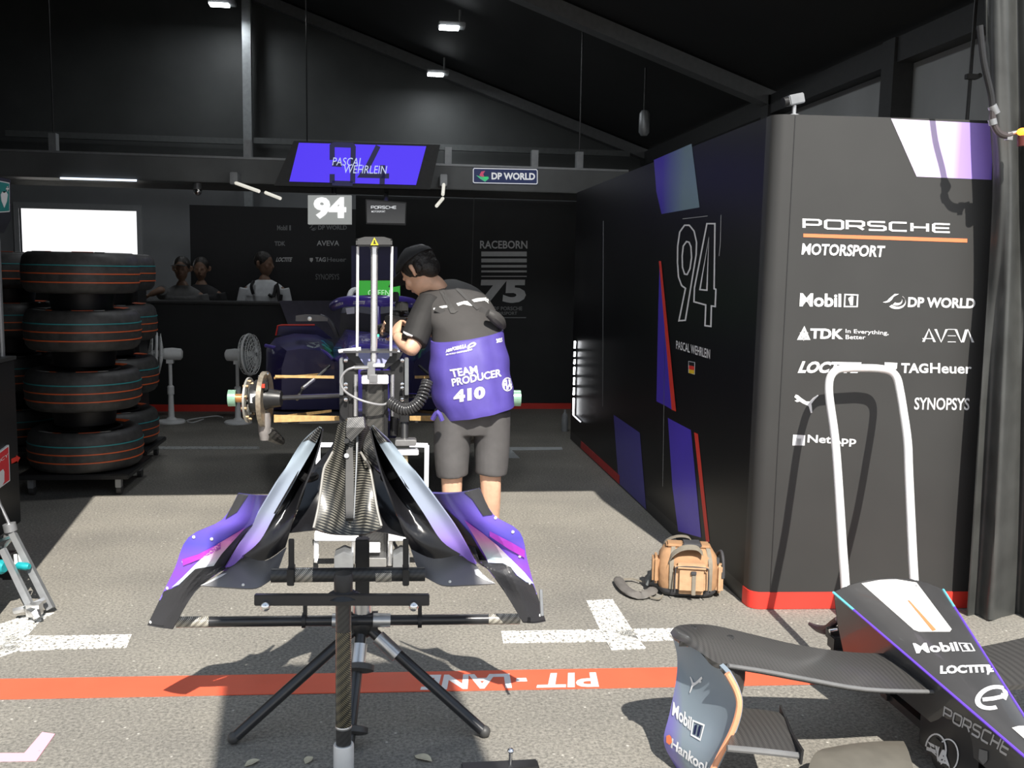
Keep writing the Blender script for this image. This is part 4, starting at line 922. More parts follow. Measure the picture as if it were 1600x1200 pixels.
rod = MB(); rod.cyl(W(276, 972, DT - .03), W(812, 967, DT - .03), .0165, 16); rd = rod.build('lower_rod', CT, st)
for a, c in (((276, 972), (327, 971.5)), ((763, 967.3), (812, 967))):
    b = MB(); b.cyl(W(*a, DT - .03), W(*c, DT - .03), .0172, 18); b.build('carbon_band', CARBG, rd)
for a, c in (((583, 969), (610, 969)), ((519, 969.5), (527, 969.5))):
    b = MB(); b.cyl(W(*a, DT - .03), W(*c, DT - .03), .022, 18); b.build('collar', ALU, rd, label='silver collar')
for x in (475, 656):
    b = MB(); b.cyl(W(x - 3, 969, DT - .03), W(x + 3, 969, DT - .03), .024, 14); b.box(W(x + (2 if x < 500 else 0), 957, DT - .03), (.012, .02, .05)); b.build('clip', BLACK, rd)
DX = 2.86
bar = MB(); bar.cyl(W(424, 899, DX), W(664, 897, DX), .0215, 18); br = bar.build('crossbar', CARBF, st)
for a, c in ((462, 489), (587, 612)):
    b = MB(); b.cyl(W(a, 898.5, DX), W(c, 898, DX), .0222, 20); b.build('carbon_band', CARBG, br)
for x, y0 in ((455, 843), (634, 843)):
    b = MB(); b.pxbox(x - 4.5, y0, x + 4.5, 916, DX - .028, .012); b.box(W(x, 898, DX - .01), (.02, .06, .05)); b.build('clamp_upright', BLACK, st, bevel=.002)
pk = MB(); pk.pxbox(397, 930, 671, 947, fz.y - .035, .018); pk.build('cross_plate', mat('plate_black', (.025, .024, .026), .35, noise_amt=.1), st, bevel=.002)
b = MB(); b.lathe([(.05, 0), (.042, .006), (.026, .016), (.026, .06), (.024, .065)], V((fz.x, fz.y, W(537, 931, fz.y).z)), seg=20); b.build('flange', BLACK, st)
for x in (414.5, 646.5):
    b = MB(); b.ball(W(x, 947.5, fz.y - .045), .0135, 14); b.build('knob', CHROME, st, label='clear round knob')
# the bodywork itself
bw_ = thing('car_bodywork', 'purple and black car bodywork with two swept fins and carbon centre on a tripod', 'bodywork', tuple(W(548, 880, 3.02)))
O_ = wloc(bw_)
livery = ramp_mat('livery_gradient', [(0, (.34, .25, .82)), (.2, (.2, .12, .74)), (.38, (.27, .08, .66)), (.5, (.22, .1, .68)), (.62, (.11, .09, .56)), (.78, (.17, .11, .62)), (1, (.05, .045, .16))], 'Z', -.13, .28, .35, coat=.3, skew=-.0)
SATIN = mat('satin_black_paint', (.036, .036, .04), .42, noise_amt=.06, nscale=10)
def wing(rows, name):
    b = MB(); b.grid([[W(*p) for p in r] for r in rows], 4, 4, .008, 4.4); return b.build(name, [livery, SATIN], bw_, smooth=60)
lw = wing([[(372, 771, 2.810), (396, 774, 2.822), (425, 775, 2.932)],
           [(347, 812, 2.818), (380, 815, 2.820), (412, 815, 2.930)],
           [(294, 840, 2.841), (345, 845, 2.833), (400, 846, 2.953)],
           [(273, 888, 2.872), (325, 882, 2.829), (380, 874, 2.986)],
           [(255, 925, 2.898), (300, 908, 2.841), (352, 888, 2.882)],
           [(243, 950, 2.909), (275, 945, 2.867), (305, 925, 2.858)],
           [(230, 977, 2.920), (250, 981, 2.890), (270, 983, 2.880)]], 'side_panel')
rw = wing([[(668, 771, 2.930), (710, 771, 2.820), (750, 763, 2.810)],
           [(690, 800, 2.923), (735, 805, 2.815), (771, 804, 2.815)],
           [(710, 838, 2.950), (765, 838, 2.830), (812, 831, 2.837)],
           [(735, 868, 2.983), (785, 872, 2.865), (824, 875, 2.866)],
           [(757, 884, 2.880), (800, 903, 2.838), (834, 913, 2.893)],
           [(788, 925, 2.858), (816, 938, 2.864), (844, 943, 2.906)],
           [(817, 973, 2.879), (836, 974, 2.890), (853, 971, 2.918)]], 'side_panel')
whitestreak = ramp_mat('white_streak', [(0, (.62, .75, .85)), (.55, (.75, .85, .9)), (.8, (.8, .3, .62)), (1, (.5, .08, .6))], 'Z', -.09, .17, .35)
pinkst = ramp_mat('magenta_streak', [(0, (.34, .08, .6)), (.5, (.48, .05, .55)), (1, (.3, .07, .6))], 'Z', -.02, .2, .35)
bl = bvh_of(lw); brr = bvh_of(rw)
patch([[(256, 924), (270, 919), (280, 914), (292, 898), (305, 889), (333, 884), (345, 866), (365, 842), (384, 826), (402, 816), (420, 820), (420, 870), (352, 890), (306, 927), (274, 990), (250, 990), (222, 985)]], bl, SATIN, bw_, 'black_trim', .004, 4)
patch([[(284, 903), (310, 877), (340, 850), (384, 824), (362, 848), (346, 866), (334, 884), (305, 889), (291, 898), (280, 913), (268, 918)]], bl, whitestreak, bw_, 'white_streak', .006, 4)
patch([[(284, 874), (310, 866), (345, 848), (345, 858), (312, 874), (286, 884)]], bl, pinkst, bw_, 'magenta_streak', .006, 4)
patch([[(371, 771), (388, 773), (370, 800), (352, 811)]], bl, SATIN, bw_, 'black_trim', .004, 4)
patch([[(833, 913), (822, 910), (806, 899), (798, 886), (785, 880), (763, 880), (750, 860), (735, 835), (715, 812), (697, 796), (680, 790), (680, 870), (757, 887), (790, 930), (812, 980), (836, 980), (858, 976)]], brr, SATIN, bw_, 'black_trim', .004, 4)
patch([[(834, 912), (820, 895), (800, 875), (778, 853), (755, 834), (725, 812), (745, 845), (758, 868), (763, 879), (786, 880), (798, 886), (808, 899), (822, 909)]], brr, whitestreak, bw_, 'white_streak', .006, 4)
patch([[(820, 872), (795, 858), (765, 838), (765, 830), (800, 848), (820, 860)]], brr, pinkst, bw_, 'magenta_streak', .006, 4)
patch([[(750, 762), (770, 804), (755, 806), (738, 780), (725, 769)]], brr, SATIN, bw_, 'black_trim', .004, 4)
# rivets on the panel edges
for x, y, t in ((332, 842, bl), (305, 838, bl), (287, 878, bl), (234, 972, bl), (775, 808, brr), (801, 831, brr), (811, 870, brr), (845, 961, brr)):
    pass
for pts, t in (([(331, 842), (303, 839), (287, 877.5), (262, 919), (236, 972)], bl), ([(774, 809), (801, 831), (812, 869), (827, 911), (843, 961)], brr)):
    for x, y in pts:
        d = ray(x, y).normalized(); h, nrm, _, _ = t.ray_cast(CAM, d)
        if h is None: continue
        if nrm.dot(d) > 0: nrm = -nrm
        b = MB(); b.lathe([(.005, 0), (.005, .0015), (.003, .003)], h + nrm * .001, nrm, 12); b.build('fastener', mat('bright_fastener', (.85, .85, .82), .3, noise_amt=.03), bw_)
# fins: bright outer blade, black hollow inside
FINM = ramp_mat('fin_gradient', [(0, (.2, .10, .56)), (.2, (.27, .18, .58)), (.42, (.32, .36, .47)), (.75, (.30, .36, .42)), (1, (.22, .26, .29))], 'Z', 0.0, .50, .32, coat=.3)  # livery fade with its top end darkened against the sun
def fin(rows, sgn):
    outer = [[W(x, y, d) for x, y, d in r[:3]] for r in rows]
    b = MB(); b.grid(outer, 5, 4, .006); f = b.build('fin', FINM, bw_, smooth=60)
    inner = [[W(*r[2])] + [W(*p) for p in r[3:]] for r in rows]
    b = MB(); b.grid(inner, 4, 4, .005); b.build('fin_hollow', mat('gloss_black_inside', (.012, .012, .014), .22, noise_amt=.1), bw_, smooth=60)
    return f
lf = fin([[(499, 666, 2.900), (500, 667, 2.890), (503, 668, 2.900), (503, 670, 2.920), (503, 672, 2.900)],
          [(472, 690, 2.890), (482, 687, 2.850), (494, 692, 2.870), (497, 692, 2.970), (499, 692, 2.900)],
          [(440, 742, 2.852), (452, 742, 2.862), (463, 746, 2.856), (474, 740, 2.960), (489, 725, 2.880)],
          [(408, 795, 2.864), (420, 797, 2.876), (430, 803, 2.870), (450, 790, 2.920), (467, 780, 2.860)],
          [(386, 832, 2.874), (397, 836, 2.886), (406, 845, 2.880), (432, 838, 2.860), (454, 828, 2.872)],
          [(351, 889, 2.888), (366, 882, 2.896), (380, 868, 2.892), (413, 876, 2.868), (446, 855, 2.882)]], -1)
rf = fin([[(583, 664, 2.900), (582, 665, 2.890), (580, 666, 2.900), (580, 668, 2.920), (580, 670, 2.900)],
          [(612, 691, 2.890), (602, 689, 2.850), (592, 693, 2.870), (588, 695, 2.970), (586, 698, 2.900)],
          [(648, 737, 2.852), (636, 738, 2.862), (624, 745, 2.856), (610, 745, 2.960), (598, 742, 2.880)],
          [(688, 790, 2.864), (675, 792, 2.876), (662, 802, 2.870), (638, 795, 2.920), (615, 788, 2.860)],
          [(716, 830, 2.874), (702, 833, 2.886), (690, 845, 2.880), (656, 842, 2.860), (628, 826, 2.872)],
          [(744, 882, 2.888), (732, 876, 2.896), (720, 866, 2.892), (678, 873, 2.868), (642, 858, 2.882)]], 1)
patch([[(499, 666), (503, 668), (499, 680), (494, 693), (482, 687), (472, 691)]], bvh_of(lf), CARB, bw_, 'carbon_tip', .002, 3)
patch([[(583, 664), (580, 667), (586, 680), (592, 694), (602, 690), (613, 692)]], bvh_of(rf), CARB, bw_, 'carbon_tip', .002, 3)
def dish(rows):
    b = MB(); b.grid([[W(*p) for p in r] for r in rows], 4, 4, .006); return b.build('lower_lip', mat('satin_grey_paint', (.17, .17, .18), .42, noise_amt=.06, nscale=10), bw_, smooth=60)
ld = dish([[(352, 890, 2.90), (382, 869, 2.93), (415, 876, 2.95), (447, 855, 2.97)], [(335, 903, 2.86), (370, 898, 2.87), (410, 899, 2.88), (437, 885, 2.93)], [(313, 915, 2.85), (365, 918, 2.83), (402, 918, 2.84), (428, 903, 2.89)]])
rd_ = dish([[(745, 884, 2.90), (722, 867, 2.93), (678, 873, 2.95), (642, 858, 2.97)], [(755, 897, 2.86), (722, 895, 2.87), (680, 895, 2.88), (651, 885, 2.93)], [(774, 912, 2.85), (728, 914, 2.83), (690, 914, 2.84), (662, 900, 2.89)]])
for pts, t in (([[(355, 895), (338, 899), (322, 908), (311, 917), (330, 909), (346, 901)]], ld), ([[(741, 890), (747, 889), (756, 897), (774, 912), (757, 906), (743, 898)]], rd_)):
    patch(pts, bvh_of(t), WHITE, bw_, 'white_mark', .002, 1)
for x, y, t in ((380, 914, ld), (703, 909, rd_)):
    d = ray(x, y).normalized(); h, nrm, _, _ = bvh_of(t).ray_cast(CAM, d)
    if h is not None: b = MB(); b.ball(h, .005, 10); b.build('fastener', MATS['bright_fastener'], bw_)
# struts between fin and centre
for pts in ([(470, 742, 2.900), (480, 748, 2.920), (492, 744, 2.980)], [(628, 738, 2.900), (615, 742, 2.920), (600, 746, 2.980)]):
    b = MB(); b.tube([W(*p) for p in pts], .014, 8, 3); b.build('fin_strut', BLACK, bw_)
# small pegs at the right-hand tip
b = MB(); b.cyl(W(845, 921, 2.750), W(847, 962, 2.730), .0055, 8); b.build('tip_peg', ALUD, bw_)
# centre: black shell and carbon panels
b = MB(); b.grid([[W(*p) for p in r] for r in [[(530, 668, 3.040), (548, 662, 2.980), (565, 662, 2.980), (581, 668, 3.040)], [(516, 700, 3.080), (540, 700, 3.020), (565, 700, 3.020), (599, 702, 3.080)], [(484, 738, 3.080), (525, 735, 3.030), (565, 735, 3.030), (611, 742, 3.080)], [(474, 775, 3.020), (520, 775, 3.020), (570, 778, 3.020), (618, 785, 3.020)], [(452, 832, 2.880), (510, 828, 2.980), (580, 830, 2.980), (632, 838, 2.880)]]], 4, 4, .006)
b.build('centre_shell', MATS['gloss_black_inside'], bw_, smooth=60)
b = MB(); b.grid([[W(*p) for p in r] for r in [
 [(528, 664, 3.000), (540, 657, 2.950), (555, 656, 2.930), (568, 659, 2.950), (578, 668, 3.000)],
 [(519, 705, 2.970), (534, 704, 2.930), (549, 703, 2.900), (561, 704, 2.930), (565, 706, 2.970)],
 [(506, 732, 2.940), (527, 733, 2.920), (547, 733, 2.880), (564, 733, 2.920), (579, 733, 2.940)],
 [(500, 765, 2.900), (522, 765, 2.890), (547, 765, 2.840), (568, 765, 2.890), (585, 765, 2.900)],
 [(495, 800, 2.860), (520, 801, 2.860), (547, 802, 2.800), (570, 801, 2.860), (592, 799, 2.860)],
 [(489, 826, 2.830), (515, 833, 2.800), (546, 836, 2.770), (575, 833, 2.800), (597, 824, 2.830)]]], 4, 4, .006)
cpn = b.build('carbon_centre', carbon('bold_carbon', 300, (.014, .014, .013), (.2, .188, .155), .38, (.25, 0, 1)), bw_, smooth=60)
b = MB(); b.grid([[W(*p) for p in r] for r in [[(571, 664, 2.990), (580, 668, 3.020)], [(567, 695, 2.980), (592, 690, 3.040)], [(574, 715, 2.970), (600, 725, 3.040)], [(590, 735, 2.950), (606, 748, 3.000)]]], 3, 4, .005); b.build('carbon_shoulder', carbon('mid_carbon', 380, (.015, .015, .015), (.13, .125, .11), .3), bw_, smooth=60)
bc = bvh_of(cpn)
for pts in ([(520, 706), (513, 719), (506, 733), (502, 760), (497, 795), (490, 825)], [(563, 706), (571, 719), (578, 733), (584, 765), (590, 799), (596, 822)]):
    ps_ = []
    for x, y in pts:
        d = ray(x, y).normalized(); h, nn, _, _ = bc.ray_cast(CAM, d)
        if h is None: h = W(x, y, 2.900)
        ps_.append(h - d * .002)
    b = MB(); b.tube(ps_, .004, 6, 3); b.build('edge_trim', mat('grey_edge', (.3, .29, .27), .5, noise_amt=.1), bw_)
b = MB(); b.tube([W(546, 700, 2.890), W(546, 740, 2.845), W(546, 775, 2.810), W(546, 812, 2.765)], [.013, .0165, .017, .015], 4, 2); sp_ = b.build('spine', mat('spine_black', (.03, .029, .028), .6, noise_amt=.1), bw_, smooth=0)
b = MB(); b.tube([W(557, 672, 2.910), W(558, 690, 2.890), W(557, 725, 2.850), W(553, 810, 2.770)], [.004, .004, .0025, .002], 6, 3); b.build('bright_rib', ALUD, bw_)
b = MB(); b.loft([[W(x, y, d) for x, y, d in r] for r in [[(543, 653, 2.880), (568, 651, 2.880), (570, 652, 2.980), (541, 654, 2.980)], [(541, 668, 2.860), (570, 668, 2.860), (572, 668, 2.960), (539, 668, 2.960)], [(541, 682, 2.860), (549, 690, 2.860), (550, 690, 2.940), (539, 682, 2.940)]]]); b.build('latch_block', carbon('latch_carbon', 420, (.03, .03, .03), (.13, .125, .12), .45), bw_, smooth=0)
for y in (689, 712):
    b = MB(); b.cyl(W(541.5, y, 2.855), W(541.5, y, 2.890), .0075, 14); b.build('bolt', BLACK if y == 689 else ALU, bw_)
# ------------------------------------------------------------------ race car raised behind the lift
CBX = 585                                      # picture column of the car's centre line
car = thing('race_car', 'purple single-seat race car without front wheels, raised on the lift in the garage', 'car', tuple(G(585, 800)))
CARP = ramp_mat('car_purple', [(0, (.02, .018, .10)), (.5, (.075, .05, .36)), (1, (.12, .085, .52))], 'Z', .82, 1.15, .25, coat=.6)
DEEP = mat('deep_blue_paint', (.017, .012, .10), .5, coat=.15, noise_amt=.1, nscale=4)
CYAN = ramp_mat('cyan_stripe', [(0, (.75, .85, .9)), (.4, (.2, .55, .7)), (1, (.02, .30, .5))], 'Z', .44, .62, .3)
def carloft(secs, name, m, sm=50, sub=3):
    """sections given as picture points at one depth each"""
    b = MB(); S = [[W(x, y, d) for x, y in pts] for d, pts in secs]
    n = len(S[0]); cols = [catmull([s_[k] for s_ in S], sub) for k in range(n)]
    b.loft([[cols[k][i] for k in range(n)] for i in range(len(cols[0]))]); return b.build(name, m, car, smooth=sm)
# survival cell / nose front
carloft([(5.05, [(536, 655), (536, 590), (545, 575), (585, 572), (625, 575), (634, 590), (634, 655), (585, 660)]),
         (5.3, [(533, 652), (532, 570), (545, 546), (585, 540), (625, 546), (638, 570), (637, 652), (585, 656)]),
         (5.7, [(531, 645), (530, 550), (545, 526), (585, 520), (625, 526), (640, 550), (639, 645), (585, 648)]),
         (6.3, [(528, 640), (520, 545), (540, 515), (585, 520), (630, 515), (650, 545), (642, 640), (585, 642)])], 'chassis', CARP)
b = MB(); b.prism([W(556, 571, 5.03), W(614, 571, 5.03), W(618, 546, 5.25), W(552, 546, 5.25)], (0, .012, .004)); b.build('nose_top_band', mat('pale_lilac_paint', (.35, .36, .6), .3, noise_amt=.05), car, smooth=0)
# cockpit surround, headrest, screen behind
carloft([(6.35, [(530, 530), (532, 490), (552, 487), (585, 492), (618, 487), (640, 490), (642, 530), (585, 535)]), (6.8, [(530, 525), (540, 470), (556, 462), (585, 460), (614, 462), (630, 470), (642, 525), (585, 530)])], 'cockpit_surround', mat('dark_cockpit', (.03, .03, .033), .6, noise_amt=.15))
b = MB(); b.prism([W(540, 482, 6.33), W(553.5, 480, 6.33), W(554, 490, 6.33), W(542, 491, 6.33)], (0, .03, 0)); b.build('headrest_pad', WHITEP, car, smooth=0, label='pale headrest pad')
# halo
b = MB(); b.tube([W(522, 478, 6.6), W(532, 473, 6.15), W(556, 470, 5.95), W(585, 471.5, 5.88), W(614, 470, 5.95), W(640, 473, 6.15), W(650, 478, 6.6)], .034, 12, 5)
b.tube([W(586, 475, 5.9), W(588, 500, 5.78), W(590, 522, 5.72)], [.034, .026, .03], 10, 3); halo = b.build('halo', mat('halo_purple', (.10, .065, .42), .3, coat=.5, noise_amt=.05), car)
HB = bvh_of(halo)
letters('LOCTITE', rq(553, 470, 571, 475.5, 0, -.3), HB, WHITE, car, bold=.04, lift=.004); letters('AVEVA', [(524, 474.5), (537, 471.5), (536, 476), (524, 479)], HB, WHITE, car, bold=.03, lift=.004); letters('AVEVA', rq(612, 472, 622, 475.5), HB, WHITE, car, bold=.03, lift=.004)
letters('LOCTITE', rq(565, 529, 606, 532.5), (W(585, 530, 5.45), V((0, -1, 0))), WHITE, car, bold=.02)
b = MB(); b.tube([W(545, 468, 6.7), W(549, 456, 6.75), W(556, 453, 6.8)], .02, 8, 3); b.build('halo_stay', WHITEP, car)
# sidepods
def pod(sgn):
    X = lambda x: CBX + sgn * (x - CBX)
    S = [(6.25, [(533, 640), (527, 590), (522, 565), (500, 548), (470, 545), (448, 548), (440, 575), (440, 640)]),
         (6.6, [(538, 640), (530, 580), (522, 548), (500, 532), (470, 527), (432, 535), (420, 550), (418, 640)]),
         (7.2, [(538, 640), (530, 570), (520, 535), (495, 523), (460, 521), (430, 528), (416, 545), (415, 635)])]
    return carloft([(d, [(X(x), y) for x, y in p]) for d, p in S], 'sidepod', DEEP)
pdl = pod(1); pdr = pod(-1)
PB = bvh_of(pdl)
patch([[(497, 531), (505, 532), (514, 541), (524, 556), (533, 571), (530, 575), (520, 562), (508, 545)]], PB, CYAN, car, 'cyan_stripe', .003, 1)
patch([[(478, 536), (498, 534.5), (500, 541), (490, 544), (480, 541)]], PB, mat('pale_green_patch', (.5, .6, .55), .4, noise_amt=.05), car, 'number_patch', .004, 1)
b = MB(); b.tube([W(415, 540, 6.62), W(440, 545, 6.5), (W(475, 546, 6.4)), W(505, 549, 6.3), W(520, 562, 6.25)], .012, 8, 4); b.build('pod_edge', mat('edge_violet', (.12, .09, .4), .3, coat=.4, noise_amt=.05), car)
# mirror on its stalk, red outlined fin behind
b = MB(); b.loft([[W(x, y, d) for x, y in ((462, 502), (462, 493), (478, 491), (500, 492), (512, 497), (512, 502))] for d in (6.35, 6.5)]); b.build('mirror', mat('mirror_grey', (.14, .14, .15), .35, noise_amt=.1), car)
b = MB(); b.tube([W(500, 494, 6.4), W(513, 500, 6.4), W(521, 512, 6.4), W(527, 527, 6.4)], .016, 8, 4); b.build('mirror_stalk', mat('stalk_grey', (.1, .1, .11), .35, noise_amt=.1), car)
b = MB(); b.lathe([(.014, 0), (.014, .01), (.004, .012)], W(484, 498, 6.34), (0, -1, 0), 14); b.build('mirror_bolt', ALU, car)
b = MB(); b.tube([W(431, 524, 7.4), W(434, 509, 7.4), W(440, 508, 7.4), W(492, 508, 7.4)], .006, 6); b.build('red_outline', RED, car, smooth=0)
b = MB(); b.prism([W(432, 524, 7.42), W(435, 509, 7.42), W(495, 509, 7.42), W(520, 530, 7.42)], (0, .02, 0)); b.build('rear_fin_panel', DEEP, car, smooth=0)
# floor
b = MB(); b.loft([[W(x, y, d) for x, y in p] for d, p in ((5.15, [(440, 662), (730, 660), (730, 655), (440, 657)]), (6.2, [(425, 648), (745, 646), (745, 642), (425, 644)]), (7.4, [(425, 636), (745, 634), (745, 631), (425, 633)]))]); b.build('floor_plate', mat('car_floor', (.02, .02, .02), .4, noise_amt=.1), car, smooth=0)
# bare front corners: hubs, discs, arms
def corner(sgn, hubd):
    X = lambda x: CBX + sgn * (x - CBX)
    def Q(x, y, d): return W(X(x), y, d)
    nm = 'left' if sgn > 0 else 'right'
    b = MB(); b.cyl(Q(357, 622, hubd), Q(369, 622, hubd), .042, 18); b.build('wheel_nut', mat('green_nut', (.35, .6, .45), .25, .5, noise_amt=.1), car, label='pale green wheel nut')
    b = MB(); b.cyl(Q(369, 622, hubd), Q(386, 622, hubd), .022, 14); b.build('axle_stub', mat('copper_shaft', (.7, .32, .12), .3, .7, noise_amt=.1), car)
    ax = (Q(400, 622, hubd) - Q(360, 622, hubd)).normalized(); ax = V((ax.x, .22 * sgn * 0 - .12, 0)).normalized()
    b = MB(); c = Q(389, 625, hubd); b.lathe([(.075, -.005), (.115, -.005), (.115, .005), (.075, .005), (.075, -.005)], c, ax, 36, caps=False)
    for i in range(8):
        a = 2 * math.pi * i / 8; u = V((0, 0, 1)); v = ax.cross(u); d = u * math.cos(a) + v * math.sin(a)
        b.cyl(c + d * .03, c + d * .08, .006, 6)
    b.build('drive_ring', mat('dull_steel', (.5, .49, .45), .4, .6, noise_amt=.1), car)
    b = MB(); b.lathe([(.03, 0), (.07, .01), (.075, .05), (.05, .1), (.04, .16), (.03, .16)], Q(390, 622, hubd), ax, 20); b.build('hub_carrier', BLACK, car)
    b = MB(); c2_ = Q(414, 624, hubd + .02); b.lathe([(.07, -.012), (.142, -.012), (.142, .012), (.07, .012), (.07, -.012)], c2_, ax, 40, caps=False); b.build('brake_disc', mat('brake_steel', (.42, .36, .28), .35, .7, noise_amt=.3, nscale=60), car)
    for a_ in range(10):
        u = V((0, 0, 1)); v = ax.cross(u); an = 2 * math.pi * a_ / 10; d = u * math.cos(an) + v * math.sin(an)
        b = MB(); q = c + d * .095; b.cyl(q - ax * .014, q + ax * .014, .007, 8); b.build('drive_pin', mat('bronze_pin', (.7, .5, .3), .25, .8, noise_amt=.05), car)
    b = MB(); b.box(Q(397, 622, hubd - .06), (.035, .03, .045)); b.build('sensor_plate', WHITEP, car)
    b = MB(); b.box(Q(408, 602, hubd - .04), (.07, .05, .05)); b.build('caliper', mat('caliper_black', (.03, .03, .03), .3, .3, noise_amt=.2), car, bevel=.006)
    b = MB(); b.box(Q(409, 603, hubd - .075), (.03, .02, .018)); b.build('caliper_mark', mat('red_mark', (.8, .06, .03), .4, noise_amt=.05), car)
    for x, y in ((411, 585), (418, 584), (405, 589)):
        b = MB(); b.ball(Q(x, y, hubd), .008, 8); b.build('bolt', CHROME, car)
    b = MB(); b.lathe([(.03, -.04), (.034, 0), (.03, .06), (.022, .1)], Q(413, 657, hubd), (0, 0, -1), 14); b.build('lower_duct', mat('grey_duct', (.3, .28, .27), .4, .3, noise_amt=.2), car)
    b = MB(); b.tube([Q(416, 672, hubd), Q(424, 680, hubd + .05), Q(440, 690, hubd + .15)], [.03, .035, .02], 10, 4); b.build('cooling_scoop', CARB, car)
    # arms
    b = MB(); b.loft([[Q(x, y, d) for x, y, d in p] for p in ([(428, 589, hubd), (428, 592.5, hubd), (428, 591, hubd + .06)], [(500, 583, 5.3), (500, 587, 5.3), (500, 585, 5.36)])]); b.build('upper_arm', GOLD, car)
    b = MB(); b.loft([[Q(x, y, d) for x, y, d in p] for p in ([(430, 586, hubd), (430, 590, hubd), (430, 588, hubd + .06)], [(522, 587, 5.0), (522, 591.5, 5.0), (522, 589, 5.06)])]); b.build('upper_arm', GOLD, car)
    b = MB(); b.loft([[Q(x, y, d) for x, y, d in p] for p in ([(428, 648, hubd), (428, 660, hubd), (428, 654, hubd + .06)], [(530, 650, 5.0), (530, 657, 5.0), (530, 653, 5.06)])]); b.build('lower_arm', GOLD, car)
    b = MB(); b.loft([[Q(x, y, d) for x, y, d in p] for p in ([(428, 650, hubd), (428, 656, hubd), (428, 653, hubd + .06)], [(518, 640, 5.5), (518, 644, 5.5), (518, 642, 5.56)])]); b.build('lower_arm', GOLD, car)
    b = MB(); b.tube([Q(425, 622, hubd), Q(535, 618, 4.98)], .012, 10); b.build('track_rod', mat('gloss_rod', (.05, .05, .055), .15, .3, noise_amt=.1), car)
    b = MB(); b.tube([Q(464, 624, 5.0), Q(473, 607, 5.1), Q(491, 593, 5.2), Q(515, 572, 5.35)], .009, 8); b.build('push_rod', mat('gloss_rod2', (.06, .06, .06), .2, .3, noise_amt=.1), car)
    b = MB(); b.cyl(Q(473, 607, 5.085), Q(490, 593.5, 5.185), .0105, 8); b.build('push_rod_sleeve', ALU, car)
    b = MB(); b.cyl(Q(424, 622, hubd), Q(436, 622, hubd), .018, 12); b.build('joint', ALU, car)
corner(1, 4.92); corner(-1, 4.92)
# green lit status screen behind the car
gs = thing('status_screen', 'lit green screen reading GREEN on a dark navy totem behind the car halo', 'screen', tuple(W(592, 486, 8.1)))
b = MB(); b.pxbox(560, 437, 626, 486, 8.1, .05); b.build('housing', BLACK, gs, smooth=0)
b = MB(); b.pxbox(561, 438.5, 625, 485.5, 8.094, .004); b.build('display', mat('green_display', (.02, .3, .02), .4, emit=(.035, .27, .035), es=1.0, noise_amt=0), gs, smooth=0)
b = MB(); t0 = W(549, 384, 8.16); t1 = W(621, 384, 8.16); b.mm((t0.x, 8.16, 0), (t1.x, 8.3, t0.z)); b.build('backing', mat('dark_navy', (.014, .012, .06), .5, noise_amt=.1), gs, smooth=0)  # added box in place of the car's shaded roll hoop
GSP = (W(590, 460, 8.092), V((0, -1, 0)))
letters('GREEN', rq(575, 453, 609, 462), GSP, mat('pale_green_letter', (.6, .9, .6), .5, emit=(.45, .75, .45), es=.8, noise_amt=0), gs, bold=0)
letters('LIGHT', rq(578, 463.5, 608, 471.5), GSP, MATS['pale_green_letter'], gs, bold=0)
# ------------------------------------------------------------------ lift tower in front of the car
lt = thing('car_lift', 'lift tower with a carbon mast, three shiny rods and a white tube base', 'lift', tuple(G(585, 888)))
LD = 4.62
SHINY = mat('satin_steel', (.75, .75, .76), .22, .8, noise_amt=.04)
LW = mat('white_tube_paint', (.85, .85, .86), .4, noise_amt=.02)
def bx(name, x0, y0, x1, y1, d, dep, m, bev=.003, label=None):
    b = MB(); b.pxbox(x0, y0, x1, y1, d, dep); return b.build(name, m, lt, bevel=bev, smooth=30, label=label)
cap = bx('top_cap', 556, 373, 613, 385, LD - .05, .09, mat('cap_grey', (.06, .06, .06), .5, noise_amt=.1), .008)
b = MB(); b.prism([W(556, 374, LD - .04), W(613, 374, LD - .04), W(600, 370, LD - .04), W(570, 370, LD - .04)], (0, .07, 0)); b.build('cap_crown', MATS['cap_grey'], lt, smooth=0)
patch([[(579, 383), (585, 371), (591.5, 383)]], (W(585, 378, LD - .052), V((0, -1, 0))), mat('warning_yellow', (.85, .68, .03), .5, noise_amt=.03), lt, 'warning_triangle')
patch([[(584, 375), (586, 375), (586.5, 379), (588, 381), (583, 381), (584, 378)]], (W(585, 378, LD - .054), V((0, -1, 0))), BLACK, lt, 'warning_symbol')
for x0, x1 in ((559, 558), (612.5, 610.5)):
    b = MB(); b.cyl(W(x0, 385, LD), W(x1, 556, LD), .0065, 10); b.build('guide_rod', LW, lt)
b = MB(); b.cyl(W(585, 383, LD), W(584, 566, LD), .0165, 16); b.build('lead_screw', SHINY, lt)
b = MB(); b.cyl(W(585, 383, LD), W(585, 388, LD), .022, 14); b.build('screw_collar', ALU, lt)
b = MB(); b.pxbox(536, 548.5, 621, 551.5, LD - .02, .12); b.build('top_plate', mat('plate_dark', (.08, .08, .085), .4, .3, noise_amt=.1), lt)
b = MB(); b.cyl(W(529, 549, LD + .02), W(564, 545, LD + .02), .009, 10); b.build('light_bar', LW, lt)
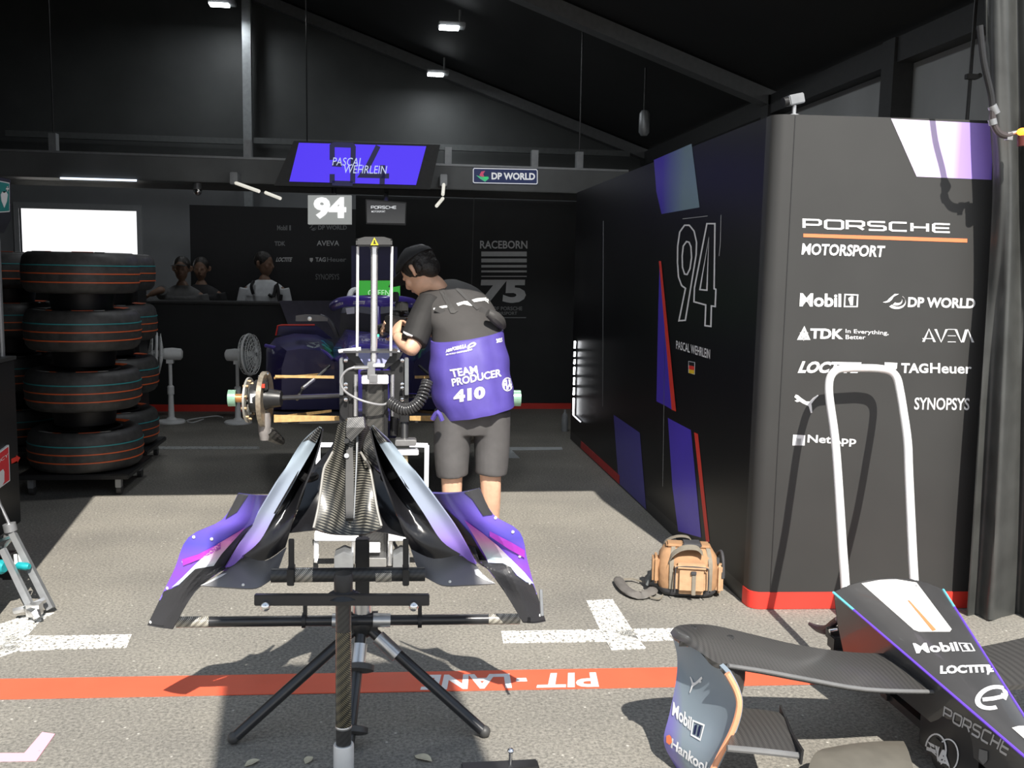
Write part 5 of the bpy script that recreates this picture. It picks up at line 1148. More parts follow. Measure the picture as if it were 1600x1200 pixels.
for sx in (1, -1):
    X = lambda x: CBX - .5 + sx * (x - CBX)
    b = MB(); b.prism([W(X(540), 551, LD + .03), W(X(556), 551, LD + .03), W(X(572), 575, LD + .03), W(X(568), 578, LD + .03), W(X(545), 560, LD + .03)], (0, .03, 0)); b.build('gusset', BLACK, lt, smooth=0)
    bx('side_rail', *sorted((X(531), X(537)))[:1], 560, sorted((X(531), X(537)))[1], 618, LD + .03, .06, mat('rail_grey', (.22, .23, .24), .45, .4, noise_amt=.1))
    a_, c_ = sorted((X(531), X(545))); bx('rail_plate', a_, 618, c_, 668, LD + .05, .05, BLACK)
    a_, c_ = sorted((X(537), X(560))); bx('side_plate', a_, 562, c_, 655, LD + .07, .03, mat('side_plate_black', (.025, .025, .026), .4, noise_amt=.15))
    for y in (563, 600, 606, 624):
        b = MB(); b.lathe([(.009, 0), (.009, .012), (.004, .014)], W(X(541), y, LD + .03), (0, -1, 0), 10); b.build('bolt', CHROME, lt)
for x in (556, 613):
    b = MB(); b.cyl(W(x, 585, LD + .02), W(x - .5, 650, LD + .02), .0105, 12); b.build('carriage_rod', SHINY, lt)
b = MB(); b.cyl(W(616, 652, LD + .02), W(615.5, 680, LD + .02), .02, 12); b.build('rod_boot', BLACK, lt)
bx('valve_block', 565, 586, 607, 600.5, LD - .06, .1, LW, .004)
bx('valve_body', 574, 566, 586, 588, LD - .08, .06, ALU, .003); bx('valve_body', 583, 569, 601, 574, LD - .09, .04, LW, .003); bx('valve_body', 577, 585, 590, 598, LD - .085, .03, ALU, .004)
bx('cross_plate', 563, 582, 612, 586, LD - .05, .1, BLACK)
bx('mast', 571, 600, 600, 880, LD - .02, .12, CARBF, .002)
bx('mast_face', 574, 601, 597, 700, LD - .026, .008, carbon('mast_carbon', 300, (.03, .03, .028), (.11, .105, .095), .45), 0)
for x0, x1 in ((566, 571), (600, 606)):
    bx('mast_edge', x0, 600, x1, 870, LD - .03, .05, mat('mast_edge_black', (.03, .03, .031), .25, .3, noise_amt=.1), .002)
b = MB(); b.tube([W(575, 574, LD - .08), W(555, 574, LD - .1), W(540, 580, LD - .1), W(532, 595, LD - .1), W(538, 610, LD - .1), W(556, 622, LD - .1), W(580, 630, LD - .1), W(600, 632, LD - .08), W(612, 624, LD - .05)], .0055, 8, 5); b.build('air_line', mat('grey_hose', (.35, .35, .36), .35, .3, noise_amt=.1), lt)
b = MB(); b.cyl(W(575, 574, LD - .08), W(553, 574.5, LD - .1), .0095, 10); b.build('air_fitting', ALU, lt)
# coiled air hose
pts = []; P0 = [W(609, 628, LD - .06), W(632, 640, LD - .1), W(655, 628, LD - .1), W(668, 596, LD - .05)]
path = catmull(P0, 40)
for i, p in enumerate(path):
    tdir = (path[min(i + 1, len(path) - 1)] - path[max(i - 1, 0)]).normalized(); u = V((0, 1, 0)); v = tdir.cross(u).normalized(); u = v.cross(tdir)
    a = i * 1.15
    rr = .024
    pts.append(p + u * math.cos(a) * rr + v * math.sin(a) * rr)
b = MB(); b.tube(pts, .0062, 6, 3); b.build('coiled_hose', mat('hose_black', (.04, .04, .042), .25, noise_amt=.1), lt, smooth=60)
# lower white frame with lit tubes, base
for a, c in (((497, 695), (520, 695)), ((497, 695), (497, 730)), ((640, 695), (668, 696)), ((667, 696), (666, 770)), ((540, 695), (560, 695))):
    b = MB(); b.cyl(W(*a, LD - .12), W(*c, LD - .12), .0105, 10); b.build('lit_tube', mat('lit_tube', (.95, .95, 1), .35, emit=(.9, .92, 1), es=1.1, noise_amt=0), lt)
bx('base_bar', 491, 833, 560, 846, LD - .12, .06, LW, .004); bx('base_bar', 607, 833, 660, 846, LD - .12, .06, LW, .004)
b = MB(); b.cyl(W(494.5, 846, LD - .09), W(494, 872, LD - .09), .012, 10); b.cyl(W(492, 872, LD - .09), W(497, 873, LD - .09), .022, 10); b.build('base_leg', LW, lt)
b = MB(); b.cyl(W(611, 812, LD - .1), W(609, 883, LD - .1), .013, 12); b.build('base_rod', SHINY, lt)
b = MB(); b.cyl(W(554, 838, LD - .1), W(551, 880, LD - .1), .013, 12); b.build('base_rod', SHINY, lt)
for x0, x1, m_ in ((522, 552, 1), (614, 640, -1)):
    b = MB(); D_ = LD - .16; b.prism([W(x0, 870, D_), W((x0 + x1) / 2, 862, D_), W(x1, 868, D_), W(x1, 888, D_), W(x0, 888, D_)], (0, .12, 0)); b.build('base_foot', ALUD, lt, smooth=0, bevel=.003)
bx('base_box', 571, 856, 594, 864, LD - .13, .1, LW, .003); bx('base_plate', 570, 872, 604, 886, LD - .13, .2, ALU, .003)
b = MB(); b.box(W(634, 690, LD - .1), (.10, .07, .03)); b.build('jack_head', ALU, lt, bevel=.004)
b = MB(); b.box(W(634, 706, LD - .1), (.12, .06, .025)); b.build('jack_head', LW, lt, bevel=.004)
b = MB(); b.cyl(W(632, 660, LD - .05), W(632, 690, LD - .08), .02, 12); b.build('jack_post', BLACK, lt)
b = MB(); b.tube([W(634, 712, LD - .1), W(635, 760, LD - .1), W(634, 780, LD - .1)], .01, 8, 3); b.build('jack_cable', mat('yellowish_cable', (.4, .33, .2), .4, noise_amt=.1), lt)
b = MB(); b.cyl(W(611, 720, LD - .05), W(610, 812, LD - .1), .009, 10); b.build('inner_rod', SHINY, lt)
bx('status_light', 589, 522.8, 592.2, 526, LD + .3, .02, mat('green_led', (.05, .8, .4), .4, emit=(.05, .9, .4), es=1.5, noise_amt=0), 0)
# ------------------------------------------------------------------ people
def skin_into(bm, nodes, edges, root, subd=2):
    """limbs grown along a skeleton: nodes = {name: (point, radius)}"""
    me = bpy.data.meshes.new('sk'); ks = list(nodes); ix = {k: i for i, k in enumerate(ks)}
    me.from_pydata([tuple(nodes[k][0]) for k in ks], [(ix[a], ix[b]) for a, b in edges], [])
    o = bpy.data.objects.new('sk', me); COL.objects.link(o)
    md = o.modifiers.new('s', 'SKIN'); md.use_smooth_shade = True
    lay_ = me.skin_vertices[0] if len(me.skin_vertices) else me.attributes.new('skin', 'FLOAT', 'POINT')
    for k in ks:
        r = nodes[k][1]; sv = me.skin_vertices[0].data[ix[k]]; sv.radius = (r, r) if not isinstance(r, tuple) else r; sv.use_root = (k == root)
    sb = o.modifiers.new('d', 'SUBSURF'); sb.levels = subd; sb.render_levels = subd
    dg = bpy.context.evaluated_depsgraph_get(); dg.update()
    m2 = bpy.data.meshes.new_from_object(o.evaluated_get(dg)); bm.from_mesh(m2)
    bpy.data.objects.remove(o); bpy.data.meshes.remove(me); bpy.data.meshes.remove(m2)
def fuse(mb, name, m, parent, voxel=.006, smooth_it=4, label=None):
    me = mb.mesh(name, m, V((0, 0, 0)), 0); o = bpy.data.objects.new(name, me); COL.objects.link(o)
    r = o.modifiers.new('r', 'REMESH'); r.mode = 'VOXEL'; r.voxel_size = voxel
    s_ = o.modifiers.new('s', 'SMOOTH'); s_.iterations = smooth_it; s_.factor = .5
    dg = bpy.context.evaluated_depsgraph_get(); dg.update()
    m2 = bpy.data.meshes.new_from_object(o.evaluated_get(dg)); m2.name = name
    m2.transform(Matrix.Translation(-wloc(parent)))
    bpy.data.objects.remove(o); bpy.data.meshes.remove(me)
    m2.materials.clear(); m2.materials.append(m)
    for p in m2.polygons: p.use_smooth = True
    q = bpy.data.objects.new(name, m2); COL.objects.link(q); q.parent = parent
    if label: q['label'] = label
    return q
def head_into(mb, c, fwd, up, s=1.0):
    """skull, jaw, nose, ears, lips; c = centre of the head"""
    f = fwd.normalized(); u = (up - f * up.dot(f)).normalized(); r = f.cross(u)
    R = Matrix((r, f, u)).transposed()
    P = lambda x, y, z: c + R @ V((x, y, z)) * s
    mb.ball(P(0, -.012, .022), .095 * s, 20, (.80, 1.02, .98), R)
    mb.ball(P(0, .022, -.045), .07 * s, 18, (.82, 1.0, 1.0), R)
    mb.ball(P(0, .055, -.088), .03 * s, 12, (1.0, .8, .75), R)
    mb.tube([P(0, .086, .012), P(0, .104, -.022), P(0, .086, -.034)], [.008 * s, .014 * s, .010 * s], 8, 3)
    for k in (-1, 1):
        mb.ball(P(k * .031, .078, .012), .013 * s, 10, (1.2, .6, .8), R)
        mb.tube([P(k * .076, -.016, .016), P(k * .090, -.028, .018), P(k * .090, -.026, -.012), P(k * .078, -.012, -.03)], [.008 * s, .012 * s, .010 * s, .007 * s], 8, 3)
        mb.ball(P(k * .035, .058, -.022), .028 * s, 10, (1, .8, 1), R)
    mb.tube([P(-.022, .083, -.058), P(0, .093, -.056), P(.022, .083, -.058)], [.005 * s, .008 * s, .005 * s], 8, 3)
    return P, R
def hand_into(mb, wrist, dirv, palm_n, s=1.0, curl=.9, side=1):
    d = dirv.normalized(); n = (palm_n - d * palm_n.dot(d)).normalized(); w_ = d.cross(n) * side
    mb.eloft([(wrist, w_ * .026 * s, n * .017 * s), (wrist + d * .035 * s, w_ * .036 * s, n * .016 * s), (wrist + d * .085 * s, w_ * .041 * s, n * .012 * s), (wrist + d * .1 * s, w_ * .036 * s, n * .008 * s)], 14, 3)
    for i, (off, ln) in enumerate(((.030, .072), (.010, .082), (-.010, .076), (-.029, .058))):
        b0 = wrist + d * .092 * s + w_ * off * s; p = [b0]; a = .25 * curl
        for seg in (.45, .32, .23):
            a += .55 * curl; p.append(p[-1] + (d * math.cos(a) + n * math.sin(a)) * ln * seg * s)
        mb.tube(p, [.0095 * s, .009 * s, .0082 * s, .007 * s], 10, 3); mb.ball(p[-1], .007 * s, 8)
    t0 = wrist + d * .025 * s + w_ * .03 * s
    mb.tube([t0, t0 + (w_ * .03 + d * .02 + n * .012) * s, t0 + (w_ * .036 + d * .05 + n * .028) * s, t0 + (w_ * .028 + d * .07 + n * .04) * s], [.013 * s, .0115 * s, .0095 * s, .008 * s], 10, 3)
# ---- the photographer bending over the car
PD = 4.70
root = W(738, 836, PD); hips = W(738, 618, PD)
ph = thing('person', 'person in black tee, grey shorts and purple TEAM PRODUCER 410 bib bending forward to take pictures', 'person', (hips.x, PD, 0))
ph['label'] = 'person in grey shorts and purple TEAM PRODUCER 410 bib bending forward with a camera'
def Wp(x, y, d): return W(x, y, d)
neck = Wp(684, 446, 4.93); hc = Wp(655, 424, 4.96)
body = MB()
def foot(px, d):
    q = W(px, 600, d); return V((q.x, d, 0))
lk, rk_ = Wp(706, 738, 4.66), Wp(766, 738, 4.66)
la = V((Wp(707, 740, 4.68).x, 4.70, .09)); ra = V((Wp(768, 740, 4.68).x + .01, 4.70, .09))
nodes = {'pel': (hips, .13), 'sp': (Wp(732, 560, 4.78), .11), 'ch': (Wp(716, 505, 4.90), .085), 'nb': (Wp(690, 458, 4.955), .05), 'nk': (neck, .05), 'hd': (Wp(664, 432, 4.95), .05),
 'lh': (Wp(708, 640, 4.70), .095), 'lm': (Wp(706, 690, 4.68), .08), 'lk': (lk, .058), 'lc': (Wp(706, 772, 4.66), .055), 'la': (la + V((0, 0, .06)), .036), 'lf': (la, .042),
 'rh': (Wp(764, 640, 4.70), .095), 'rm': (Wp(766, 690, 4.68), .08), 'rk': (rk_, .058), 'rc': (Wp(767, 772, 4.66), .056), 'ra': (ra + V((0, 0, .06)), .036), 'rf': (ra, .042),
 'ls': (Wp(668, 478, 4.86), .062), 'le': (Wp(642, 551, 4.69), .044), 'lw': (Wp(619, 523, 4.87), .03),
 'rs': (Wp(752, 478, 4.95), .06), 're': (Wp(700, 520, 5.12), .042), 'rw': (Wp(632, 512, 5.06), .028)}
ed = [('pel', 'sp'), ('sp', 'ch'), ('ch', 'nb'), ('nb', 'nk'), ('nk', 'hd'), ('pel', 'lh'), ('lh', 'lm'), ('lm', 'lk'), ('lk', 'lc'), ('lc', 'la'), ('la', 'lf'), ('pel', 'rh'), ('rh', 'rm'), ('rm', 'rk'), ('rk', 'rc'), ('rc', 'ra'), ('ra', 'rf'),
 ('ch', 'ls'), ('ls', 'le'), ('le', 'lw'), ('ch', 'rs'), ('rs', 're'), ('re', 'rw')]
skin_into(body.bm, nodes, ed, 'pel')
for a in (la, ra):
    body.eloft([(a + V((0, -.06, -.05)), V((.036, 0, 0)), V((0, 0, .035))), (a + V((0, .05, -.045)), V((.044, 0, 0)), V((0, 0, .045))), (a + V((-.01, .16, -.058)), V((.045, 0, 0)), V((0, 0, .03))), (a + V((-.01, .2, -.065)), V((.03, 0, 0)), V((0, 0, .02)))], 14)
hf = (Wp(622, 470, 5.02) - hc); hf = V((-.62, .50, -.62)); hu = V((-.45, .25, .75))
HP, HR = head_into(body, hc, hf, hu, 1.03)
camc = Wp(622, 506, 5.0)
hand_into(body, Wp(619, 523, 4.87), Wp(620, 506, 4.96) - Wp(619, 523, 4.87), V((.35, .75, .1)), 1.0, 1.0, 1)
hand_into(body, Wp(632, 512, 5.06), V((-1, -.25, .15)), V((0, -.8, -.3)), 1.0, .9, -1)
fuse(body, 'body', SKIN, ph, .0055, 3)
# shoes
for nm, a in (('shoe', la), ('shoe', ra)):
    b = MB(); b.eloft([(a + V((0, -.085, -.03)), V((.032, 0, 0)), V((0, 0, .04))), (a + V((0, -.03, -.028)), V((.046, 0, 0)), V((0, 0, .06))), (a + V((-.005, .06, -.034)), V((.05, 0, 0)), V((0, 0, .054))), (a + V((-.01, .15, -.05)), V((.052, 0, 0)), V((0, 0, .038))), (a + V((-.01, .215, -.062)), V((.034, 0, 0)), V((0, 0, .024)))], 18); b.build('shoe', mat('dark_shoe', (.05, .05, .052), .6, noise_amt=.1), ph)
# hair and cap
b = MB()
b.ball(HP(0, -.02, .03), .1, 22, (.86, 1.0, .98), HR); b.ball(HP(0, -.062, -.012), .07, 16, (.95, .75, .95), HR); b.ball(HP(.0, -.05, .07), .062, 14, (1, 1, .7), HR)
for k in (-1, 1): b.ball(HP(k * .072, -.045, .0), .03, 10, (.5, .9, 1.2), HR)
hair = fuse(b, 'hair', HAIR, ph, .006, 2)
CAPM = mat('black_cap', (.02, .02, .021), .75, noise_amt=.15)
b = MB(); R_ = HR
secs = []
for i in range(8):
    t = i / 7; rr = math.cos(t * math.pi / 2 * .96) ** .8; secs.append([HP(math.cos(a) * .097 * rr, -.006 + math.sin(a) * .115 * rr, .048 + t * .085) for a in [2 * math.pi * k / 24 for k in range(24)]])
b.loft(secs); b.build('cap', CAPM, ph, smooth=60)
b = MB(); b.grid([[HP(x, y + .155 - 6.0 * x * x * .9, z - 2.4 * x * x) for x in (-.075, -.04, 0, .04, .075)] for y, z in ((-.075, .052), (-.03, .05), (.025, .036))], 3, 3, .004); b.build('cap_brim', CAPM, ph, smooth=60)
# shorts
SH = mat('grey_shorts', (.085, .081, .081), .75, noise_amt=.12, nscale=14, bump=.2)
b = MB()
b.eloft([(Wp(738, 612, PD), V((.172, 0, 0)), V((0, .125, 0))), (Wp(738, 650, PD), V((.178, 0, 0)), V((0, .13, 0))), (Wp(738, 676, PD), V((.17, 0, 0)), V((0, .115, 0)))], 28)
b.eloft([(Wp(709, 640, PD), V((.098, 0, 0)), V((0, .115, 0))), (Wp(706.5, 690, 4.69), V((.092, 0, 0)), V((0, .105, 0))), (Wp(706, 725, 4.675), V((.084, 0, .004)), V((0, .098, 0))), (Wp(707, 743, 4.67), V((.078, 0, .006)), V((0, .092, 0)))], 24)
b.eloft([(Wp(767, 640, PD), V((.098, 0, 0)), V((0, .115, 0))), (Wp(768.5, 690, 4.69), V((.09, 0, 0)), V((0, .105, 0))), (Wp(768, 722, 4.675), V((.084, 0, -.004)), V((0, .098, 0))), (Wp(767, 740, 4.67), V((.08, 0, -.005)), V((0, .092, 0)))], 24)
fuse(b, 'shorts', SH, ph, .007, 5)
# tee shirt
TEE = mat('black_tee', (.017, .016, .016), .75, noise_amt=.12, nscale=14, bump=.2)
b = MB()
def ell(x0, y0, x1, y1, d, dep, lean=0):
    l = Wp(x0, y0, d); r = Wp(x1, y1, d); return ((l + r) / 2, (r - l) / 2, V((0, dep, lean)))
b.eloft([ell(684, 640, 794, 628, 4.70, .13), ell(684, 590, 786, 575, 4.73, .125), ell(680, 540, 776, 525, 4.80, .12, .02), ell(664, 500, 772, 490, 4.87, .115, .04), ell(652, 472, 752, 462, 4.91, .085, .05), ell(674, 454, 716, 447, 4.935, .05, .03)], 26)
b.tube([Wp(672, 472, 4.88), Wp(659, 500, 4.80), Wp(648, 530, 4.735), Wp(646, 535, 4.725)], [.068, .070, .068, .067], 16, 4)
b.tube([Wp(748, 470, 4.95), Wp(726, 500, 5.06), Wp(704, 516, 5.11)], [.066, .064, .056], 16, 4)
tee = fuse(b, 'tee_shirt', TEE, ph, .007, 5)
TB = bvh_of(tee)
patch([[(630, 517), (633, 518.5), (645, 524), (644, 527), (636, 524.5), (630, 520)]], TB, WHITE, ph, 'sleeve_print', .003, 1)
# bib: black yoke, reflective band, purple skirt
YOKE = mat('charcoal_bib', (.045, .042, .041), .7, noise_amt=.1, nscale=14, bump=.15)
b = MB(); b.eloft([ell(678, 449, 722, 443, 4.93, .07, .03), ell(655, 462, 752, 457, 4.90, .135, .05), ell(659, 488, 772, 480, 4.85, .158, .05), ell(672, 512, 781, 503, 4.80, .16, .03), ell(675, 534, 784, 517, 4.76, .152, .01)], 30)
yoke = b.build('bib_yoke', YOKE, ph, smooth=60)
PURB = mat('purple_bib', (.088, .064, .33), .6, noise_amt=.12, nscale=9, bump=.3)
b = MB(); b.eloft([ell(674, 533, 785, 515, 4.76, .155, .01), ell(671, 556, 791, 540, 4.735, .165), ell(671, 580, 795, 562, 4.72, .17), ell(674, 615, 800, 598, 4.70, .172), ell(685, 645, 804, 624, 4.69, .17), ell(690, 655, 804, 633, 4.69, .168)], 36, 5)
for v in b.bm.verts:
    f_ = max(0.0, 1.35 - v.co.z); v.co.y += .007 * math.sin(v.co.x * 60 + v.co.z * 9) * min(1, f_ * 3); v.co.x += .004 * math.sin(v.co.z * 45)
skirt = b.build('bib_skirt', PURB, ph, smooth=60)
b = MB(); b.tube([Wp(676, 655, 4.55), Wp(684, 644, 4.53), Wp(691, 657, 4.53)], .012, 8, 3); b.build('bib_fold', PURB, ph)
YB_ = bvh_of(yoke); SB = bvh_of(skirt)
WREF = mat('reflective_white', (.86, .86, .84), .4, noise_amt=.03)
for p in ([(677, 481.5), (690, 478), (702, 476.5), (703, 479.5), (694, 481), (677, 484)], [(713, 474), (725, 470.5), (731, 470), (735, 474), (738, 478), (731, 477), (724, 475), (716, 478)], [(737, 468.5), (745, 466), (757, 465), (767, 463.5), (769, 468), (758, 469.5), (748, 471), (741, 472)]):
    patch([p], YB_, WREF, ph, 'reflective_band', .004, 2)
STR = mat('black_strap', (.05, .048, .047), .6, noise_amt=.1)
for p in ([(682, 445), (690, 443), (699, 462), (711, 485), (716, 485), (710, 489.5), (704, 489)], [(711, 451), (716, 449), (732, 466), (749, 482), (745, 484), (728, 468)]):
    patch([p], YB_, STR, ph, 'strap', .006, 2)
for x, y, w_ in ((757, 487, .055), (687, 485, .05)):
    d = ray(x, y).normalized(); h = YB_.ray_cast(CAM, d)[0]
    b = MB(); b.box(h - d * .006, (w_, .012, .03), Matrix.Rotation(math.radians(25), 3, 'Y')); b.build('strap_buckle', STR, ph, bevel=.003)
b = MB(); b.tube([Wp(762, 489, 4.65), Wp(772, 495, 4.66), Wp(780, 502, 4.68), Wp(785, 510, 4.72)], [.02, .03, .03, .02], 10, 4); b.build('pouch_strap', STR, ph)
letters('FORMULA', [(706, 542.5), (728, 537.5), (729, 543.5), (706, 548.5)], SB, WREF, ph, bold=.04, lift=.004, shear=.2)
letters('ABB', [(696.5, 546), (706, 543.5), (706, 548.5), (696.5, 551)], SB, WREF, ph, bold=.04, lift=.004)
letters('FIA WORLD CHAMPIONSHIP', [(697, 553), (734, 546), (734, 548.5), (697, 555.5)], SB, WREF, ph, bold=.03, lift=.004)
loop_e([(730, 537), (744, 534), (743, 546), (731, 548)], SB, WREF, ph, .004, .2)
letters('TEAM', [(702.5, 577.5), (745, 571), (747, 583), (706, 590)], SB, WREF, ph, bold=.03, lift=.004, cuts=1)
letters('PRODUCER', [(705, 592), (783, 576), (784, 588), (707, 604)], SB, WREF, ph, bold=.03, lift=.004, cuts=1)
letters('410', [(708, 610), (758, 603), (758, 622), (709, 630)], SB, WREF, ph, name='number', bold=.055, lift=.004, cuts=1)
letters('2025', [(775, 529.5), (785, 527.5), (785, 534), (776, 536)], SB, WREF, ph, bold=.04, lift=.004)
letters('FIA', [(786, 593.5), (799, 592), (800, 608), (787, 609)], SB, WREF, ph, bold=.05, lift=.004)
patch(ribbons([(circle2(793, 600.5, 7.5, 10, 22), True)], 1.6), SB, WREF, ph, 'emblem', .004)
# camera he holds
ca = thing('photo_camera', 'black camera held up to the car by the bending person', 'camera', tuple(camc))
b = MB(); rc = Matrix.Rotation(math.radians(35), 3, 'Z'); b.box(camc, (.13, .07, .09), rc); b.box(camc + rc @ V((0, 0, .055)), (.055, .06, .03), rc); b.build('camera_body', BLACK, ca, bevel=.008)
b = MB(); b.lathe([(.036, .03), (.038, .07), (.034, .075), (.034, .12), (.04, .13)], camc, rc @ V((-.1, 1, -.35)), 20); b.build('lens', BLACK, ca)
b = MB(); b.box(camc + rc @ V((.0, -.03, .09)), (.05, .06, .05), rc); b.box(camc + rc @ V((-.03, -.02, .14)), (.03, .03, .05), rc); b.build('microphone', MBLACK, ca, bevel=.006)
b = MB(); b.box(camc + rc @ V((.035, -.037, .03)), (.03, .004, .006), rc); b.build('shiny_mark', CHROME, ca, smooth=0)
# ---- people in the dark behind the counter
def bystander(px, py, d, label, shirt, skin_m, cap=True, reach=None, strap=False, hfw=(0, -1, -.1)):
    hc = W(px, py, d); t = thing('person', label, 'person', (hc.x, d, 0)); x = hc.x; h = hc.z
    up = V((0, 0, 1)); b = MB()
    sh = h - .24
    nd = {'pel': (V((x, d, .92)), .14), 'ch': (V((x, d, sh - .12)), .14), 'nb': (V((x, d, sh + .03)), .07), 'nk': (V((x, d, h - .1)), .055),
          'lh': (V((x - .1, d, .84)), .09), 'lk': (V((x - .1, d, .48)), .06), 'la': (V((x - .1, d, .07)), .045), 'rh': (V((x + .1, d, .84)), .09), 'rk': (V((x + .1, d, .48)), .06), 'ra': (V((x + .1, d, .07)), .045),
          'ls': (V((x - .19, d, sh - .03)), .058), 'le': (V((x - .26, d - .02, sh - .3)), .042), 'lw': (V((x - .2, d - .16, sh - .44)), .03),
          'rs': (V((x + .19, d, sh - .03)), .058), 're': (V((x + .26, d - .02, sh - .3)), .042), 'rw': (V((x + .18, d - .16, sh - .44)), .03)}
    if reach: nd['le'] = (W(reach[0], reach[1], d - .1), .042); nd['lw'] = (W(reach[2], reach[3], d - .12), .03)
    skin_into(b.bm, nd, [('pel', 'ch'), ('ch', 'nb'), ('nb', 'nk'), ('pel', 'lh'), ('lh', 'lk'), ('lk', 'la'), ('pel', 'rh'), ('rh', 'rk'), ('rk', 'ra'), ('ch', 'ls'), ('ls', 'le'), ('le', 'lw'), ('ch', 'rs'), ('rs', 're'), ('re', 'rw')], 'pel')
    P, R = head_into(b, hc, V(hfw), up, 1.05)
    for k, s_ in (('l', 1), ('r', -1)):
        wv = nd[k + 'w'][0]; dv = (wv - nd[k + 'e'][0]).normalized(); hand_into(b, wv, dv, V((0, -.4, -1)), 1.0, .6, s_)
        b.eloft([(nd[k + 'a'][0] + V((0, .05, -.03)), V((.04, 0, 0)), V((0, 0, .04))), (nd[k + 'a'][0] + V((0, -.14, -.045)), V((.045, 0, 0)), V((0, 0, .025)))], 12)
    fuse(b, 'body', skin_m, t, .009, 3)
    b = MB(); b.eloft([(V((x, d, .86)), V((.19, 0, 0)), V((0, .13, 0))), (V((x, d, 1.1)), V((.19, 0, 0)), V((0, .135, 0))), (V((x, d, sh - .1)), V((.215, 0, 0)), V((0, .135, 0))), (V((x, d, sh)), V((.19, 0, 0)), V((0, .1, 0))), (V((x, d, sh + .07)), V((.075, 0, 0)), V((0, .07, 0)))], 24)
    for k in 'lr':
        s0 = nd[k + 's'][0]; e0 = nd[k + 'e'][0]; b.tube([s0, s0.lerp(e0, .5), s0.lerp(e0, .85)], [.075, .068, .064], 12, 3)
    shm = fuse(b, 'shirt', shirt, t, .01, 4)
    b = MB(); b.eloft([(V((x, d, .95)), V((.18, 0, 0)), V((0, .125, 0))), (V((x, d, .8)), V((.185, 0, 0)), V((0, .13, 0)))], 20)
    for k in (-1, 1): b.tube([V((x + k * .1, d, .86)), V((x + k * .1, d, .48)), V((x + k * .1, d, .08))], [.1, .078, .07], 14, 3)
    fuse(b, 'trousers', mat('dark_trousers', (.03, .03, .035), .7, noise_amt=.1), t, .012, 3)
    b = MB(); b.ball(P(0, -.02, .035), .102, 18, (.86, 1.0, .95), R); fuse(b, 'cap' if cap else 'hair', HAIR, t, .01, 2)
    if cap:
        b = MB(); b.grid([[P(x_, y_ + .1, .055 - 2 * x_ * x_) for x_ in (-.07, 0, .07)] for y_ in (-.02, .03, .08)], 3, 3, .004); b.build('cap_brim', HAIR, t)
    if strap:
        for q in ([(x - .1, 1.14), (x - .12, sh), (x - .1, sh + .05)], [(x + .06, 1.14), (x + .11, sh - .1), (x + .14, sh + .035), (x + .17, sh - .15), (x + .19, 1.14)]):
            b = MB(); b.tube([V((a, d - .145 + .05 * (z > sh), z)) for a, z in q], .018, 6, 3); b.build('strap', BLACK, t)
    return t
DSK = mat('dim_skin', (.2, .115, .075), .55, noise_amt=.1)  # skin darkened in its colour for people standing in the dark
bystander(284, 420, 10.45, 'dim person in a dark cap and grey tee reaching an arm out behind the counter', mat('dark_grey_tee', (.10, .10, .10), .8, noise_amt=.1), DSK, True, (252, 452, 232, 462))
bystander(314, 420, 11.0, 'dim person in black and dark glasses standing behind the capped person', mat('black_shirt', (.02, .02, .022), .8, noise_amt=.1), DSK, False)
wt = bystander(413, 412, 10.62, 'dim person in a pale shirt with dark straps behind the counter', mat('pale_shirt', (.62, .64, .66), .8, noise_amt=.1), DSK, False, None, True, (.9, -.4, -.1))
# ------------------------------------------------------------------ camera bag on the asphalt
bg0 = G(1083, 938); BGY = bg0.y + .10
bag = thing('camera_bag', 'tan camera bag with pockets and grey straps lying beside the black cabinet', 'bag', (bg0.x, BGY, 0))
TAN = mat('tan_canvas', (.38, .215, .11), .8, noise_amt=.12, nscale=30, bump=.25); TAN2 = mat('pale_tan_canvas', (.48, .30, .17), .8, noise_amt=.1, nscale=30, bump=.25)
GST = mat('grey_webbing', (.22, .195, .155), .8, noise_amt=.1, nscale=60); DKC = mat('charcoal_canvas', (.05, .05, .055), .7, noise_amt=.1)
RB = Matrix.Rotation(math.radians(-14), 3, 'Z') @ Matrix.Rotation(math.radians(-5), 3, 'X')
BC = V((bg0.x, BGY, .0))
def bp_(x, y, z): return BC + RB @ V((x, y, z))
def bbox(name, c, size, m, bev=.01, extra=None, label=None):
    b = MB(); b.box(bp_(*c), size, RB if extra is None else RB @ extra); return b.build(name, m, bag, bevel=bev, smooth=40, bseg=3, label=label)
b = MB()
ring = lambda z, w_, d_, oy=0: [bp_(math.copysign(abs(math.cos(a)) ** .45, math.cos(a)) * w_, oy + math.copysign(abs(math.sin(a)) ** .45, math.sin(a)) * d_, z) for a in [2 * math.pi * k / 32 for k in range(32)]]
b.loft([ring(.012, .118, .078), ring(.05, .133, .09), ring(.12, .135, .092), ring(.18, .128, .086), ring(.21, .108, .066, .01), ring(.222, .075, .045, .01)]); b.build('main_body', TAN, bag, smooth=50)
b = MB(); b.loft([ring(.003, .112, .072), ring(.02, .127, .084), ring(.034, .131, .087)]); b.build('base', DKC, bag, smooth=50, label='dark base panel')
bbox('front_pocket', (.012, -.098, .085), (.145, .05, .13), TAN2, .02)
bbox('pocket_flap', (.012, -.107, .142), (.15, .05, .035), TAN2, .014)
b = MB(); b.tube([bp_(-.06, -.128, .03), bp_(-.06, -.128, .12), bp_(-.045, -.128, .145), bp_(.07, -.128, .145), bp_(.085, -.128, .12), bp_(.085, -.128, .03)], .003, 6, 4); b.build('pocket_zip', DKC, bag)
bbox('pocket_strap', (.022, -.126, .07), (.018, .006, .10), GST, .002); bbox('buckle', (.02, -.13, .12), (.024, .01, .016), DKC, .002)
bbox('side_pocket', (-.142, -.005, .11), (.035, .12, .12), TAN, .012)
